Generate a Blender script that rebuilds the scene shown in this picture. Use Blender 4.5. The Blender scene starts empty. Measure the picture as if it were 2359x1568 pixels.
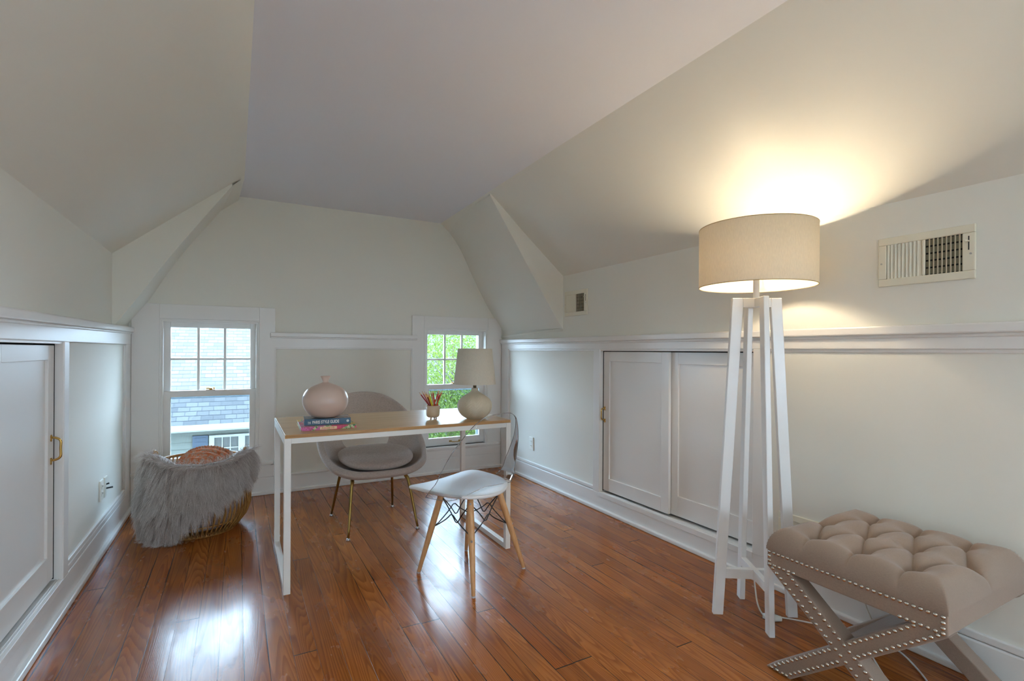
import bpy, bmesh, math, random
import numpy as np
from mathutils import Vector, Matrix
random.seed(7); RNG = np.random.default_rng(7)
PI = math.pi
sc = bpy.context.scene
C = sc.collection

# ------------------------------------------------------------------ helpers
def lin(c):
    return tuple((x/12.92 if x <= .04045 else ((x+.055)/1.055)**2.4) for x in [v/255 for v in c])

def mat(name, rgb, rough=.5, metal=0., spec=.5, **kw):
    m = bpy.data.materials.new(name); m.use_nodes = True
    b = m.node_tree.nodes['Principled BSDF']
    b.inputs['Base Color'].default_value = (*lin(rgb), 1)
    b.inputs['Roughness'].default_value = rough
    b.inputs['Metallic'].default_value = metal
    b.inputs['Specular IOR Level'].default_value = spec
    for k, v in kw.items():
        b.inputs[k.replace('_', ' ')].default_value = v
    return m

class N:                                   # tiny node-graph helper
    def __init__(s, m):
        s.t = m.node_tree; s.b = s.t.nodes.get('Principled BSDF')
        s.out = s.t.nodes['Material Output']
    def n(s, typ, ins=None, **props):
        nd = s.t.nodes.new(typ)
        for k, v in props.items(): setattr(nd, k, v)
        for k, v in (ins or {}).items():
            if isinstance(v, bpy.types.NodeSocket): s.t.links.new(v, nd.inputs[k])
            else: nd.inputs[k].default_value = v
        return nd
    def math(s, op, a, b=0., c=None):
        i = {0: a, 1: b}
        if c is not None: i[2] = c
        return s.n('ShaderNodeMath', i, operation=op).outputs[0]
    def link(s, a, b): s.t.links.new(a, b)
    def coord(s, kind='Object'): return s.n('ShaderNodeTexCoord').outputs[kind]
    def noise(s, vec, scale, detail=3., rough=.5, dist=0.):
        return s.n('ShaderNodeTexNoise', {'Vector': vec, 'Scale': scale, 'Detail': detail, 'Roughness': rough, 'Distortion': dist})
    def mapping(s, vec, scale=(1, 1, 1), loc=(0, 0, 0)):
        return s.n('ShaderNodeMapping', {'Vector': vec, 'Scale': scale, 'Location': loc}).outputs[0]
    def ramp(s, fac, stops, interp='LINEAR'):
        r = s.n('ShaderNodeValToRGB', {'Fac': fac}); cr = r.color_ramp; cr.interpolation = interp
        while len(cr.elements) < len(stops): cr.elements.new(.5)
        for e, (p, c) in zip(cr.elements, stops):
            e.position = p; e.color = (*lin(c), 1) if len(c) == 3 else c
        return r.outputs[0]
    def mix(s, fac, a, b, mode='MIX'):
        nd = s.n('ShaderNodeMix', data_type='RGBA', blend_type=mode)
        for i, v in ((0, fac), (6, a), (7, b)):
            if isinstance(v, bpy.types.NodeSocket): s.t.links.new(v, nd.inputs[i])
            else: nd.inputs[i].default_value = v if not isinstance(v, tuple) or len(v) == 4 else (*v, 1)
        return nd.outputs[2]
    def bump(s, h, strength=.2, dist=.01):
        b = s.n('ShaderNodeBump', {'Height': h, 'Strength': strength, 'Distance': dist})
        s.link(b.outputs[0], s.b.inputs['Normal']); return b

class MB:                                  # mesh builder
    def __init__(s): s.v = []; s.f = []; s.mi = []; s.cur = 0
    def add(s, vs, fs):
        o = len(s.v); s.v.extend([tuple(map(float, p)) for p in vs])
        for f in fs: s.f.append([o+i for i in f]); s.mi.append(s.cur)
        return s
    def box(s, x0, x1, y0, y1, z0, z1):
        vs = [(x, y, z) for z in (z0, z1) for y in (y0, y1) for x in (x0, x1)]
        return s.add(vs, [(0, 2, 3, 1), (4, 5, 7, 6), (0, 1, 5, 4), (2, 6, 7, 3), (0, 4, 6, 2), (1, 3, 7, 5)])
    def hexa(s, bottom, top):              # two quads (ccw seen from outside top)
        return s.add(list(bottom)+list(top), [(3, 2, 1, 0), (4, 5, 6, 7), (0, 1, 5, 4), (1, 2, 6, 5), (2, 3, 7, 6), (3, 0, 4, 7)])
    def prism(s, poly, d):                 # extrude planar polygon by vector d
        n = len(poly); d = Vector(d)
        top = [tuple(Vector(p)+d) for p in poly]
        return s.add(list(poly)+top, [tuple(range(n))[::-1], tuple(range(n, 2*n))]+[(i, (i+1) % n, n+(i+1) % n, n+i) for i in range(n)])
    def tube(s, pts, r, n=10, cap=True, closed=False):
        pts = [Vector(p) for p in pts]; m = len(pts)
        rs = r if isinstance(r, (list, tuple)) else [r]*m
        vs = []; prev = None
        for i, p in enumerate(pts):
            if closed: t = pts[(i+1) % m]-pts[i-1]
            else: t = pts[min(i+1, m-1)]-pts[max(i-1, 0)]
            t.normalize()
            if prev is None:
                a = Vector((0, 0, 1)) if abs(t.z) < .9 else Vector((1, 0, 0))
                u = t.cross(a).normalized()
            else:
                u = (prev-t*prev.dot(t)).normalized()
            prev = u; w = t.cross(u)
            for k in range(n):
                a = 2*PI*k/n; vs.append(p+(u*math.cos(a)+w*math.sin(a))*rs[i])
        fs = []
        for i in range(m if closed else m-1):
            j = (i+1) % m
            for k in range(n):
                fs.append((i*n+k, i*n+(k+1) % n, j*n+(k+1) % n, j*n+k))
        if cap and not closed:
            fs.append(tuple(range(n))[::-1]); fs.append(tuple(range((m-1)*n, m*n)))
        return s.add(vs, fs)
    def lathe(s, prof, c=(0, 0, 0), n=40, capb=True, capt=True):
        vs = [(c[0]+r*math.cos(2*PI*k/n), c[1]+r*math.sin(2*PI*k/n), c[2]+z) for r, z in prof for k in range(n)]
        m = len(prof); fs = [(i*n+k, i*n+(k+1) % n, (i+1)*n+(k+1) % n, (i+1)*n+k) for i in range(m-1) for k in range(n)]
        if capb: fs.append(tuple(range(n))[::-1])
        if capt: fs.append(tuple(range((m-1)*n, m*n)))
        return s.add(vs, fs)
    def grid(s, P, closed_u=False):        # P[i][j]
        m, n = len(P), len(P[0])
        fs = []
        for i in range(m if closed_u else m-1):
            for j in range(n-1):
                i2 = (i+1) % m; fs.append((i*n+j, i2*n+j, i2*n+j+1, i*n+j+1))
        return s.add([p for row in P for p in row], fs)
    def sphere(s, c, r, nu=10, nv=6, sz=1.):
        prof = [(r*math.sin(PI*i/nv), -r*sz*math.cos(PI*i/nv)) for i in range(1, nv)]
        return s.lathe([(r*.02, -r*sz)]+prof+[(r*.02, r*sz)], c, nu)
    def build(s, name, m, parent=None, smooth=False, bevel=0., seg=2, subsurf=0, at=None, solid=0., soff=-1):
        me = bpy.data.meshes.new(name); me.from_pydata(s.v, [], s.f)
        ms = m if isinstance(m, (list, tuple)) else [m]
        for k in ms: me.materials.append(k)
        if len(ms) > 1: me.polygons.foreach_set('material_index', s.mi)
        bm = bmesh.new(); bm.from_mesh(me); bmesh.ops.recalc_face_normals(bm, faces=bm.faces[:]); bm.to_mesh(me); bm.free()
        if smooth: me.shade_smooth()
        me.update()
        o = bpy.data.objects.new(name, me); C.objects.link(o)
        if at is not None:
            me.transform(Matrix.Translation(-Vector(at))); o.location = at
        if parent is not None:
            o.parent = parent
            o.matrix_parent_inverse = Matrix.Translation(parent.location).inverted() if parent.parent is None else Matrix.Identity(4)
        if solid: md = o.modifiers.new('solid', 'SOLIDIFY'); md.thickness = solid; md.offset = soff; md.use_even_offset = True
        if subsurf: md = o.modifiers.new('sub', 'SUBSURF'); md.levels = md.render_levels = subsurf
        if bevel:
            md = o.modifiers.new('bevel', 'BEVEL'); md.width = bevel; md.segments = seg; md.limit_method = 'ANGLE'; md.angle_limit = .7; md.harden_normals = False
        return o


def empty(name, loc):
    o = bpy.data.objects.new(name, None); C.objects.link(o); o.location = loc; o.empty_display_size = .05
    return o
def tag(o, label, cat=None, group=None, kind=None):
    o['label'] = label
    if cat: o['category'] = cat
    if group: o['group'] = group
    if kind: o['kind'] = kind
    return o
def copy_tree(o, parent=None):
    c = o.copy(); C.objects.link(c); c.parent = parent
    for ch in list(o.children): copy_tree(ch, c)
    return c
def catmull(P, t):                         # P list of vectors, t in [0,len-1]
    i = min(int(t), len(P)-2); f = t-i
    p0 = P[i-1] if i > 0 else P[0]*2-P[1]; p1 = P[i]; p2 = P[i+1]; p3 = P[i+2] if i+2 < len(P) else P[-1]*2-P[-2]
    return .5*((2*p1)+(-p0+p2)*f+(2*p0-5*p1+4*p2-p3)*f*f+(-p0+3*p1-3*p2+p3)*f**3)
def smooth_path(pts, n):
    P = [np.array(p, float) for p in pts]
    return [tuple(catmull(P, t)) for t in np.linspace(0, len(P)-1, n)]

# ------------------------------------------------------------------ materials
def paint(name, rgb, rough, bump=.05, scale=180):
    m = mat(name, rgb, rough); g = N(m); co = g.coord()
    nz = g.noise(co, scale, 2.); g.bump(nz.outputs[0], bump, .002)
    return m
M = {}
M['wall'] = paint('wall paint', (229, 227, 217), .75)
M['ceil'] = paint('ceiling paint', (226, 227, 233), .8)
M['trim'] = paint('trim paint', (232, 230, 226), .32, .04, 60)
g = N(M['trim']); 
M['white'] = mat('white enamel', (236, 235, 232), .3)
M['white_metal'] = mat('white powder coat', (232, 230, 224), .38)
M['brass'] = mat('brass', (196, 160, 92), .28, 1.)
M['gold'] = mat('antique gold metal', (150, 122, 66), .36, 1.)
M['black'] = mat('black plastic', (22, 22, 22), .5)
M['dark'] = mat('dark void', (14, 14, 13), .9)
M['nail'] = mat('nickel nailhead', (196, 186, 172), .22, 1.)
M['wire'] = mat('dark steel wire', (62, 66, 68), .4, .6)
M['steel'] = mat('zinc steel', (190, 190, 188), .35, 1.)
M['plate'] = mat('white plastic plate', (233, 232, 222), .4)
M['register'] = mat('cream register paint', (226, 220, 200), .45)

def fabric(name, rgb, rgb2, scale=420, rough=.9, bump=.25):
    m = mat(name, rgb, rough, spec=.15, Sheen_Weight=.25, Sheen_Roughness=.5); g = N(m); co = g.coord()
    a = g.noise(g.mapping(co, (scale, scale*.12, scale*.12)), 1., 2.).outputs[0]
    b = g.noise(g.mapping(co, (scale*.12, scale*.12, scale)), 1., 2.).outputs[0]
    w = g.math('ADD', g.math('MULTIPLY', a, .5), g.math('MULTIPLY', b, .5))
    g.link(g.ramp(w, [(.38, rgb2), (.6, rgb)]), g.b.inputs['Base Color'])
    g.bump(w, bump, .001)
    return m
M['chair_fabric'] = fabric('taupe linen', (196, 182, 171), (170, 156, 146), 700)
M['bench_fabric'] = fabric('taupe bench linen', (152, 131, 115), (143, 123, 108), 1500, .85, .06)

def floor_material():
    m = mat('heart pine floor', (120, 60, 25), .22); g = N(m); co = g.coord()
    s = g.n('ShaderNodeSeparateXYZ', {0: co}); x, y = s.outputs[0], s.outputs[1]
    px = g.math('DIVIDE', g.math('ADD', x, 10.0), .0822); idx = g.math('FLOOR', px); fx = g.math('FRACT', px)
    r1 = g.n('ShaderNodeTexWhiteNoise', {'W': idx}, noise_dimensions='1D').outputs['Value']
    py = g.math('DIVIDE', g.math('ADD', y, g.math('MULTIPLY', r1, 9.)), 4.3); idy = g.math('FLOOR', py); fy = g.math('FRACT', py)
    wn = g.n('ShaderNodeTexWhiteNoise', {0: g.n('ShaderNodeCombineXYZ', {0: idx, 1: idy, 2: 3.3}).outputs[0]}, noise_dimensions='3D')
    rv = wn.outputs['Value']; rc = g.n('ShaderNodeSeparateXYZ', {0: wn.outputs['Color']})
    # long contour-like growth rings
    gv = g.n('ShaderNodeCombineXYZ', {0: g.math('ADD', g.math('MULTIPLY', x, 7.5), g.math('MULTIPLY', rv, 40.)),
             1: g.math('ADD', g.math('MULTIPLY', y, .38), g.math('MULTIPLY', rc.outputs[1], 30.)), 2: g.math('MULTIPLY', rc.outputs[0], 20.)}).outputs[0]
    n1 = g.noise(gv, 1., 1.5, .4, .12).outputs[0]
    rings = g.math('FRACT', g.math('MULTIPLY', n1, g.math('ADD', 30., g.math('MULTIPLY', rc.outputs[2], 26.))))
    ring = g.math('MULTIPLY', g.math('POWER', rings, 1.6), g.math('SUBTRACT', 1., g.math('POWER', rings, 14.)))
    fine = g.noise(g.mapping(co, (420, 5, 1)), 1., 4., .7).outputs[0]
    blot = g.noise(g.mapping(co, (3., 1.6, 1)), 1., 3., .6).outputs[0]
    base = g.ramp(rv, [(0., (160, 92, 36)), (.35, (180, 108, 46)), (.7, (192, 118, 53)), (1., (168, 92, 38))])
    darkc = g.mix(1., base, (*lin((160, 112, 84)), 1), 'MULTIPLY')
    col = g.mix(g.math('MULTIPLY', ring, .75), base, darkc)
    col = g.mix(g.math('MULTIPLY', g.math('SUBTRACT', fine, .36), .95), col, (*lin((74, 34, 12)), 1))
    col = g.mix(g.n('ShaderNodeMapRange', {0: blot, 1: .5, 2: .78, 3: 0., 4: .5}).outputs[0], col, (*lin((92, 46, 18)), 1))
    gx = g.math('MINIMUM', fx, g.math('SUBTRACT', 1., fx))
    wob = g.noise(g.mapping(co, (1., 1.3, 1)), 1.7, 2.).outputs[0]
    gw = g.math('ADD', .004, g.math('MULTIPLY', g.math('POWER', g.math('MULTIPLY', wob, g.math('ADD', .55, rc.outputs[0])), 3.), .05))
    gapx = g.math('LESS_THAN', gx, gw)
    gy = g.math('MINIMUM', fy, g.math('SUBTRACT', 1., fy)); gapy = g.math('LESS_THAN', gy, .0005)
    gap = g.math('MAXIMUM', gapx, gapy)
    col = g.mix(gap, col, (*lin((30, 16, 9)), 1))
    g.link(col, g.b.inputs['Base Color'])
    rr = g.noise(g.mapping(co, (4, 1.5, 1)), 1.5, 4., .6).outputs[0]
    g.link(g.n('ShaderNodeMapRange', {0: rr, 1: .3, 2: .7, 3: .16, 4: .32}).outputs[0], g.b.inputs['Roughness'])
    wav = g.noise(g.mapping(co, (9, 2.2, 1)), 1., 2.).outputs[0]
    cup = g.math('MULTIPLY', g.math('POWER', g.math('ABSOLUTE', g.math('SUBTRACT', fx, .5)), 2.), 2.0)
    h = g.math('ADD', g.math('MULTIPLY', wav, 1.0), g.math('MULTIPLY', ring, -.03))
    h = g.math('SUBTRACT', h, g.math('MULTIPLY', gap, .5)); h = g.math('SUBTRACT', h, g.math('MULTIPLY', cup, .35))
    h = g.math('ADD', h, g.math('MULTIPLY', rv, .25))
    g.bump(h, .22, .006)
    g.b.inputs['IOR'].default_value = 1.5
    return m
M['floor'] = floor_material(); M['floor'].node_tree.nodes['Principled BSDF'].inputs['Specular IOR Level'].default_value = .36

def wood(name, c1, c2, sc_=(40, 3, 40), rough=.45):
    m = mat(name, c1, rough); g = N(m); co = g.coord()
    n = g.noise(g.mapping(co, sc_), 1., 4., .6, .4).outputs[0]
    g.link(g.ramp(n, [(.35, c2), (.65, c1)]), g.b.inputs['Base Color']); g.bump(n, .05, .001)
    return m
M['oak'] = wood('light oak veneer', (205, 172, 128), (186, 150, 104), (3, 60, 60), .36)
M['oak'].node_tree.nodes['Principled BSDF'].inputs['Specular IOR Level'].default_value = .32
M['oak_edge'] = wood('oak edge band', (190, 142, 82), (160, 112, 58), (8, 90, 120), .4)
M['beech'] = wood('beech dowel', (214, 168, 118), (196, 146, 96), (90, 90, 6), .4)
M['rattan'] = wood('rattan cane', (196, 148, 82), (150, 102, 48), (60, 60, 20), .45)
M['ceramic'] = mat('blush ceramic', (202, 178, 164), .28)
M['cup'] = mat('stoneware cup', (194, 170, 142), .4)
M['lampbody'] = mat('carved cream ceramic', (208, 194, 170), .5)

def translucent(name, rgb, mixf, rough=.8):
    m = bpy.data.materials.new(name); m.use_nodes = True; t = m.node_tree; t.nodes.clear()
    out = t.nodes.new('ShaderNodeOutputMaterial'); mx = t.nodes.new('ShaderNodeMixShader'); d = t.nodes.new('ShaderNodeBsdfDiffuse'); tr = t.nodes.new('ShaderNodeBsdfTranslucent')
    co = t.nodes.new('ShaderNodeTexCoord'); mp = t.nodes.new('ShaderNodeMapping'); mp.inputs['Scale'].default_value = (500, 500, 60)
    nz = t.nodes.new('ShaderNodeTexNoise'); nz.inputs['Scale'].default_value = 1.; cr = t.nodes.new('ShaderNodeValToRGB')
    cr.color_ramp.elements[0].position = .3; cr.color_ramp.elements[0].color = (*[v*.9 for v in lin(rgb)], 1); cr.color_ramp.elements[1].position = .7; cr.color_ramp.elements[1].color = (*lin(rgb), 1)
    L = t.links.new
    L(co.outputs['Object'], mp.inputs[0]); L(mp.outputs[0], nz.inputs[0]); L(nz.outputs[0], cr.inputs[0]); L(cr.outputs[0], d.inputs[0]); L(cr.outputs[0], tr.inputs[0])
    mx.inputs[0].default_value = mixf; L(d.outputs[0], mx.inputs[1]); L(tr.outputs[0], mx.inputs[2]); L(mx.outputs[0], out.inputs[0])
    return m
M['shade'] = translucent('linen drum shade', (240, 230, 210), .34)
M['shade2'] = translucent('linen empire shade', (226, 218, 202), .25)

def glass(name, tint, fres=1.45, gloss_rough=.0):
    m = bpy.data.materials.new(name); m.use_nodes = True; t = m.node_tree; t.nodes.clear()
    out = t.nodes.new('ShaderNodeOutputMaterial'); mx = t.nodes.new('ShaderNodeMixShader'); tr = t.nodes.new('ShaderNodeBsdfTransparent'); gl = t.nodes.new('ShaderNodeBsdfGlossy'); fr = t.nodes.new('ShaderNodeFresnel')
    tr.inputs[0].default_value = (*tint, 1); gl.inputs['Roughness'].default_value = gloss_rough; fr.inputs[0].default_value = fres
    L = t.links.new; L(fr.outputs[0], mx.inputs[0]); L(tr.outputs[0], mx.inputs[1]); L(gl.outputs[0], mx.inputs[2]); L(mx.outputs[0], out.inputs[0])
    return m
M['pane'] = glass('window glass', (.84, .865, .87), 1.3)
M['pane_screen'] = glass('window glass behind insect screen', (.64, .68, .70), 1.3)
M['acrylic'] = glass('clear acrylic', (.925, .93, .935), 1.5, .02)
M['acrylic_edge'] = mat('acrylic edge', (160, 158, 162), .08, 0., .8, Transmission_Weight=.7)

# ------------------------------------------------------------------ camera
f, yaw, roll, sy, H = 1159.07, .500319, .0056712, 23.435, 1.15
fw = Vector((math.sin(yaw), math.cos(yaw), 0)); r_ = Vector((math.cos(yaw), -math.sin(yaw), 0)); up = Vector((0, 0, 1))
R2 = r_*math.cos(roll)+up*math.sin(roll); U2 = -r_*math.sin(roll)+up*math.cos(roll)
cam = bpy.data.cameras.new('camera'); co_ = bpy.data.objects.new('camera', cam); C.objects.link(co_)
mw = Matrix((R2, U2, -fw)).transposed().to_4x4(); mw.translation = (0, 0, H); co_.matrix_world = mw
cam.sensor_width = 36; cam.lens = 36*f/2359; cam.shift_y = sy/2359; cam.clip_start = .02; cam.clip_end = 200
sc.camera = co_

# ------------------------------------------------------------------ room shell
YB, YR, XL, XR = 4.43, -2.2, -.66, 2.30
LX, RX, BY = XL-.017, XR+.017, YB+.017          # recessed wall faces
ZC = 2.335
def struct(o, label, cat=None): return tag(o, label, cat, kind='structure')

m = MB(); m.box(-1., 2.7, YR-.1, YB+.3, -.12, 0)
struct(m.build('floor', M['floor']), 'glossy orange-brown pine plank floor of the attic room', 'floor')

def slab_rects(holes, x0, x1, z0, z1):      # split a rectangle into rects around holes
    xs = sorted({x0, x1, *[h[0] for h in holes], *[h[1] for h in holes]}); zs = sorted({z0, z1, *[h[2] for h in holes], *[h[3] for h in holes]})
    out = []
    for a, b in zip(xs, xs[1:]):
        for c, d in zip(zs, zs[1:]):
            if not any(h[0] <= (a+b)/2 <= h[1] and h[2] <= (c+d)/2 <= h[3] for h in holes): out.append((a, b, c, d))
    return out
W = [(-.170, 1.371, .262), (1.829, 1.358, .252)]   # window centre x, top, bottom
HW = .324
holes = [(c-HW, c+HW, zb, zt) for c, zt, zb in W]
m = MB()
for a, b, c, d in slab_rects(holes, -1., 2.7, -.05, 2.6): m.box(a, b, BY, BY+.16, c, d)
struct(m.build('wall_back', M['wall']), 'off-white gable end wall with two small windows', 'wall')
# side knee walls with door openings
DR = (1.655, 2.886, .132, 1.166); DL = (1.60, 2.866, .141, 1.182)
SD = (-1.90, -.80, .40, 1.68)                     # side opening added for fill light, right wall behind the camera
def side_wall(name, X, sgn, hole, label, extra=[]):
    m = MB()
    for a, b, c, d in slab_rects([hole]+extra, YR-.1, YB+.1, -.05, 1.78):
        m.box(min(X, X+sgn*.1), max(X, X+sgn*.1), a, b, c, d)
    h = hole; x0, x1 = sorted((X+sgn*.12, X+sgn*.2)); m.box(x0, x1, h[0]-.1, h[1]+.1, h[2]-.1, h[3]+.1)
    return struct(m.build(name, M['wall']), label, 'wall')
side_wall('wall_right', RX, 1, DR, 'off-white panelled knee wall behind the floor lamp and bench', [SD])
side_wall('wall_left', LX, -1, DL, 'off-white panelled knee wall along the left side')
# rear wall (behind the camera) with a window opening added for fill light
RH = [(1.35, 2.05, .75, 1.55)]
m = MB()
for a, b, c, d in slab_rects(RH, -1., 2.7, -.05, 2.6): m.box(a, b, YR-.15, YR, c, d)
struct(m.build('wall_rear', M['wall']), 'off-white rear gable wall behind the camera', 'wall')
m = MB(); x0, x1, z0, z1 = RH[0]
m.box(x0-.09, x0, YR, YR+.02, z0-.09, z1+.09); m.box(x1, x1+.09, YR, YR+.02, z0-.09, z1+.09); m.box(x0, x1, YR, YR+.02, z1, z1+.09); m.box(x0, x1, YR, YR+.04, z0-.09, z0)
for xx in (x0+(x1-x0)/3, x0+2*(x1-x0)/3): m.box(xx-.025, xx+.025, YR-.09, YR-.04, z0, z1)
struct(m.build('window_3', M['trim'], bevel=.003), 'added white rear window frame behind the camera, letting in fill light', 'window')

m = MB(); a, b, c, d = SD
for q in (a, (a+b)/2, b): m.box(RX+.02, RX+.07, q-.02, q+.02, c, d)
m.box(RX+.02, RX+.07, a, b, d-.03, d); m.box(RX-.02, RX+.09, a, b, c-.02, c+.02)
struct(m.build('window_4', M['trim'], bevel=.003), 'added white side window frame behind the camera, letting in fill light', 'window')
# flat ceiling
m = MB(); m.prism([(.06, YR-.1, ZC), (1.605, YR-.1, ZC), (1.63, 2.5, ZC), (1.664, 3.5, ZC), (1.685, YB+.1, ZC), (-.03, YB+.1, ZC), (.04, 3.956, ZC)], (0, 0, .12))
struct(m.build('ceiling', M['ceil']), 'flat white strip of ceiling at the ridge', 'ceiling')
def quadslab(m, pts, nrm, t=.1):
    n = Vector(nrm).normalized()*t; m.prism([tuple(p) for p in pts], tuple(n))
ZK = 1.755
m = MB()                                        # right slope and its furred-down corner by the gable
quadslab(m, [(RX, YR-.1, ZK), (RX, YB+.1, ZK), (1.655, YB+.1, ZC+.01), (1.63, 2.5, ZC), (1.605, YR-.1, ZC)], (.66, 0, .75))
fr_ = [(1.655, 2.309), (1.816, 2.066), (1.977, 1.822), (2.140, 1.579), (RX-.008, 1.335)]; bk_ = [(1.685, 2.337), (1.853, 2.128), (1.999, 1.85), (2.155, 1.58), (2.325, 1.335)]
NS = 17; FQ = [catmull([np.array((*p, 0.)) for p in fr_], t) for t in np.linspace(0, 4, NS)]; BQ = [catmull([np.array((*p, 0.)) for p in bk_], t) for t in np.linspace(0, 4, NS)]
m.grid([[(a[0]+(b[0]-a[0])*k, 3.38+(YB+.017-3.38)*k, a[1]+(b[1]-a[1])*k) for k in (0, .25, .5, .75, 1.)] for a, b in zip(FQ, BQ)])
m.prism([(p[0], 3.38, p[1]) for p in FQ]+[(RX+.03, 3.38, 1.30), (RX+.03, 3.38, 1.80), (1.655, 3.38, ZC+.02)], (0, .002, 0))
m.add([(1.655, 3.38, 2.309), (1.66, 3.42, ZC+.004), (1.685, YB+.02, ZC+.004), (1.685, YB+.02, 2.330)], [(0, 1, 2, 3)])
m.add([(RX-.008, 3.38, 1.335), (RX+.02, 3.36, 1.24), (RX+.02, YB+.1, 1.24), (RX-.008, YB+.1, 1.29)], [(0, 1, 2, 3)])
struct(m.build('ceiling_right', M['wall']), 'sloped off-white ceiling above the floor lamp', 'ceiling')
m = MB()
quadslab(m, [(LX, YR-.1, 1.735), (LX, YB+.1, 1.735), (-.0, YB+.1, ZC-.035), (.04, 3.956, ZC), (.06, YR-.1, ZC)], (-.66, 0, .75))
YW = 3.90
fr_ = [(-.033, 2.257), (-.22, 1.984), (-.399, 1.716), (-.531, 1.499), (LX+.012, 1.290)]; bk_ = [(-.017, 2.345), (-.194, 2.088), (-.391, 1.801), (-.565, 1.490), (-.70, 1.30)]
FQ = [catmull([np.array((*p, 0.)) for p in fr_], t) for t in np.linspace(0, 4, NS)]; BQ = [catmull([np.array((*p, 0.)) for p in bk_], t) for t in np.linspace(0, 4, NS)]
m.grid([[(a[0]+(b[0]-a[0])*k, YW+(YB+.017-YW)*k, a[1]+(b[1]-a[1])*k) for k in (0, .25, .5, .75, 1.)] for a, b in zip(FQ, BQ)])
m.prism([(p[0], YW, p[1]) for p in FQ]+[(LX-.03, YW, 1.27), (LX-.03, YW, 1.78), (-.033, YW, 2.33)], (0, .002, 0))
m.add([(-.033, YW, 2.257), (-.017, YB+.02, 2.345), (-.0225, 4.35, ZC+.004), (.04, 3.956, ZC+.004)], [(0, 1, 2, 3)])
struct(m.build('ceiling_left', M['wall']), 'sloped off-white ceiling on the left side', 'ceiling')
# blockers above slopes so no outside light leaks through the slab corners
m = MB(); m.box(-1.1, 2.8, YR-.2, YB+.25, ZC+.12, ZC+.2);  m.box(-1.1, -1.0, YR-.2, YB+.25, -.1, 2.5)
for a, b, c, d in slab_rects([(SD[0]-.1, SD[1]+.1, .2, 1.9)], YR-.2, YB+.25, -.1, 2.5): m.box(2.7, 2.8, a, b, c, d)
struct(m.build('roof', M['dark']), 'dark roof deck and side panels blocking light leaks around the attic room', 'roof')

m = MB(); m.box(2.95, 7.5, -5., 3.2, .0, .12)  # pale surface added to bounce skylight in through the side opening
struct(m.build('bounce_roof', mat('pale flat roof', (226, 227, 228), .8)), 'added pale flat roof outside the side window, bouncing skylight indoors', 'roof')
m = MB(); m.box(2.82, 3.45, -2.6, .4, 1.80, 1.9)  # overhang added to keep high sky off the near furniture
struct(m.build('sky_blocking_eave', M['trim']), 'added white eave blocking the high sky above the side window', 'roof')
# ---- trim. side runs: boards between Y values on plane X
def run_x(m, X, sgn, p, y0, y1, z0, z1, zz=None):   # board on a side wall projecting p into the room beyond X
    xa, xb = (X-p, X+.02) if sgn > 0 else (X-.02, X+p)
    if zz is None: m.box(xa, xb, y0, y1, z0, z1)
    else:                                           # tilted: z at y0 and y1 differ by zz
        m.hexa([(xa, y0, z0), (xb, y0, z0), (xb, y1, z0+zz), (xa, y1, z0+zz)], [(xa, y0, z1), (xb, y0, z1), (xb, y1, z1+zz), (xa, y1, z1+zz)])
tn = [0]
def trim(m, label, bevel=.003):
    tn[0] += 1
    return struct(m.build(f'trim_{tn[0]}', M['trim'], bevel=bevel), label, 'trim')
# right wall
m = MB()
for a, b in ((YR, SD[0]), (SD[1], YB)): run_x(m, XR, 1, .022, a, b, 1.222, 1.258, 0); run_x(m, XR, 1, .006, a, b, 1.208, 1.224)
trim(m, 'white chair-rail cap along the right knee wall', .006)
m = MB()
for a, b in ((YR, SD[0]), (SD[1], YB)): run_x(m, XR, 1, 0, a, b, 1.165, 1.225)
trim(m, 'white top board below the right chair rail')
m = MB()
for a, b in ((4.285, YB), (2.886, 2.958), (1.585, 1.655), (-.80, -.73)): run_x(m, XR, 1, 0, a, b, .13, 1.166)
trim(m, 'white upright stiles framing the right wall panels')
m = MB()
for a, b in ((2.958, 4.285), (-.73, 1.585),): run_x(m, XR, 1, -.004, a, b, .135, .162); 
for a, b in ((2.958, 4.285), (-.73, 1.585)): run_x(m, XR, 1, -.010, a, b, 1.150, 1.167)
for y in (4.285, 2.958, 1.585, -.73): run_x(m, XR, 1, -.010, y-.010, y+.010, .14, 1.166)
trim(m, 'thin white moulding inside the right wall panels', .004)
m = MB(); run_x(m, XR, 1, -.002, YR, YB, 0, .132); run_x(m, XR, 1, .016, YR, YB, 0, .026)
struct(m.build('baseboard_right', M['trim'], bevel=.006), 'white baseboard with quarter-round along the right wall', 'baseboard')
# left wall
def lz(y): return .060*(y-YR)/(YB-YR)
m = MB()
for a, b in ((YR, YB),): run_x(m, XL, -1, .020, a, b, 1.205+lz(a), 1.241+lz(a), lz(b)-lz(a)); run_x(m, XL, -1, .006, a, b, 1.192+lz(a), 1.207+lz(a), lz(b)-lz(a))
trim(m, 'white chair-rail cap along the left knee wall', .006)
m = MB()
for a, b in ((YR, YB),): run_x(m, XL, -1, 0, a, b, 1.178, 1.258)
trim(m, 'white top board below the left chair rail')
m = MB()
for a, b in ((4.262, YB), (2.866, 2.938), (1.53, 1.60)): run_x(m, XL, -1, 0, a, b, .14, 1.18)
trim(m, 'white upright stiles framing the left wall panels')
m = MB()
for a, b in ((2.938, 4.262), (YR, 1.53)): run_x(m, XL, -1, -.004, a, b, .165, .192)
for y in (4.262,): run_x(m, XL, -1, -.010, y-.010, y+.010, .16, 1.17)
trim(m, 'thin white moulding inside the left wall panel', .004)
m = MB(); run_x(m, XL, -1, -.002, YR, YB, 0, .141); m.box(XL-.02, XL-.002, 2.9, YB, .141, .175); run_x(m, XL, -1, .018, YR, YB, 0, .028)
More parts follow.
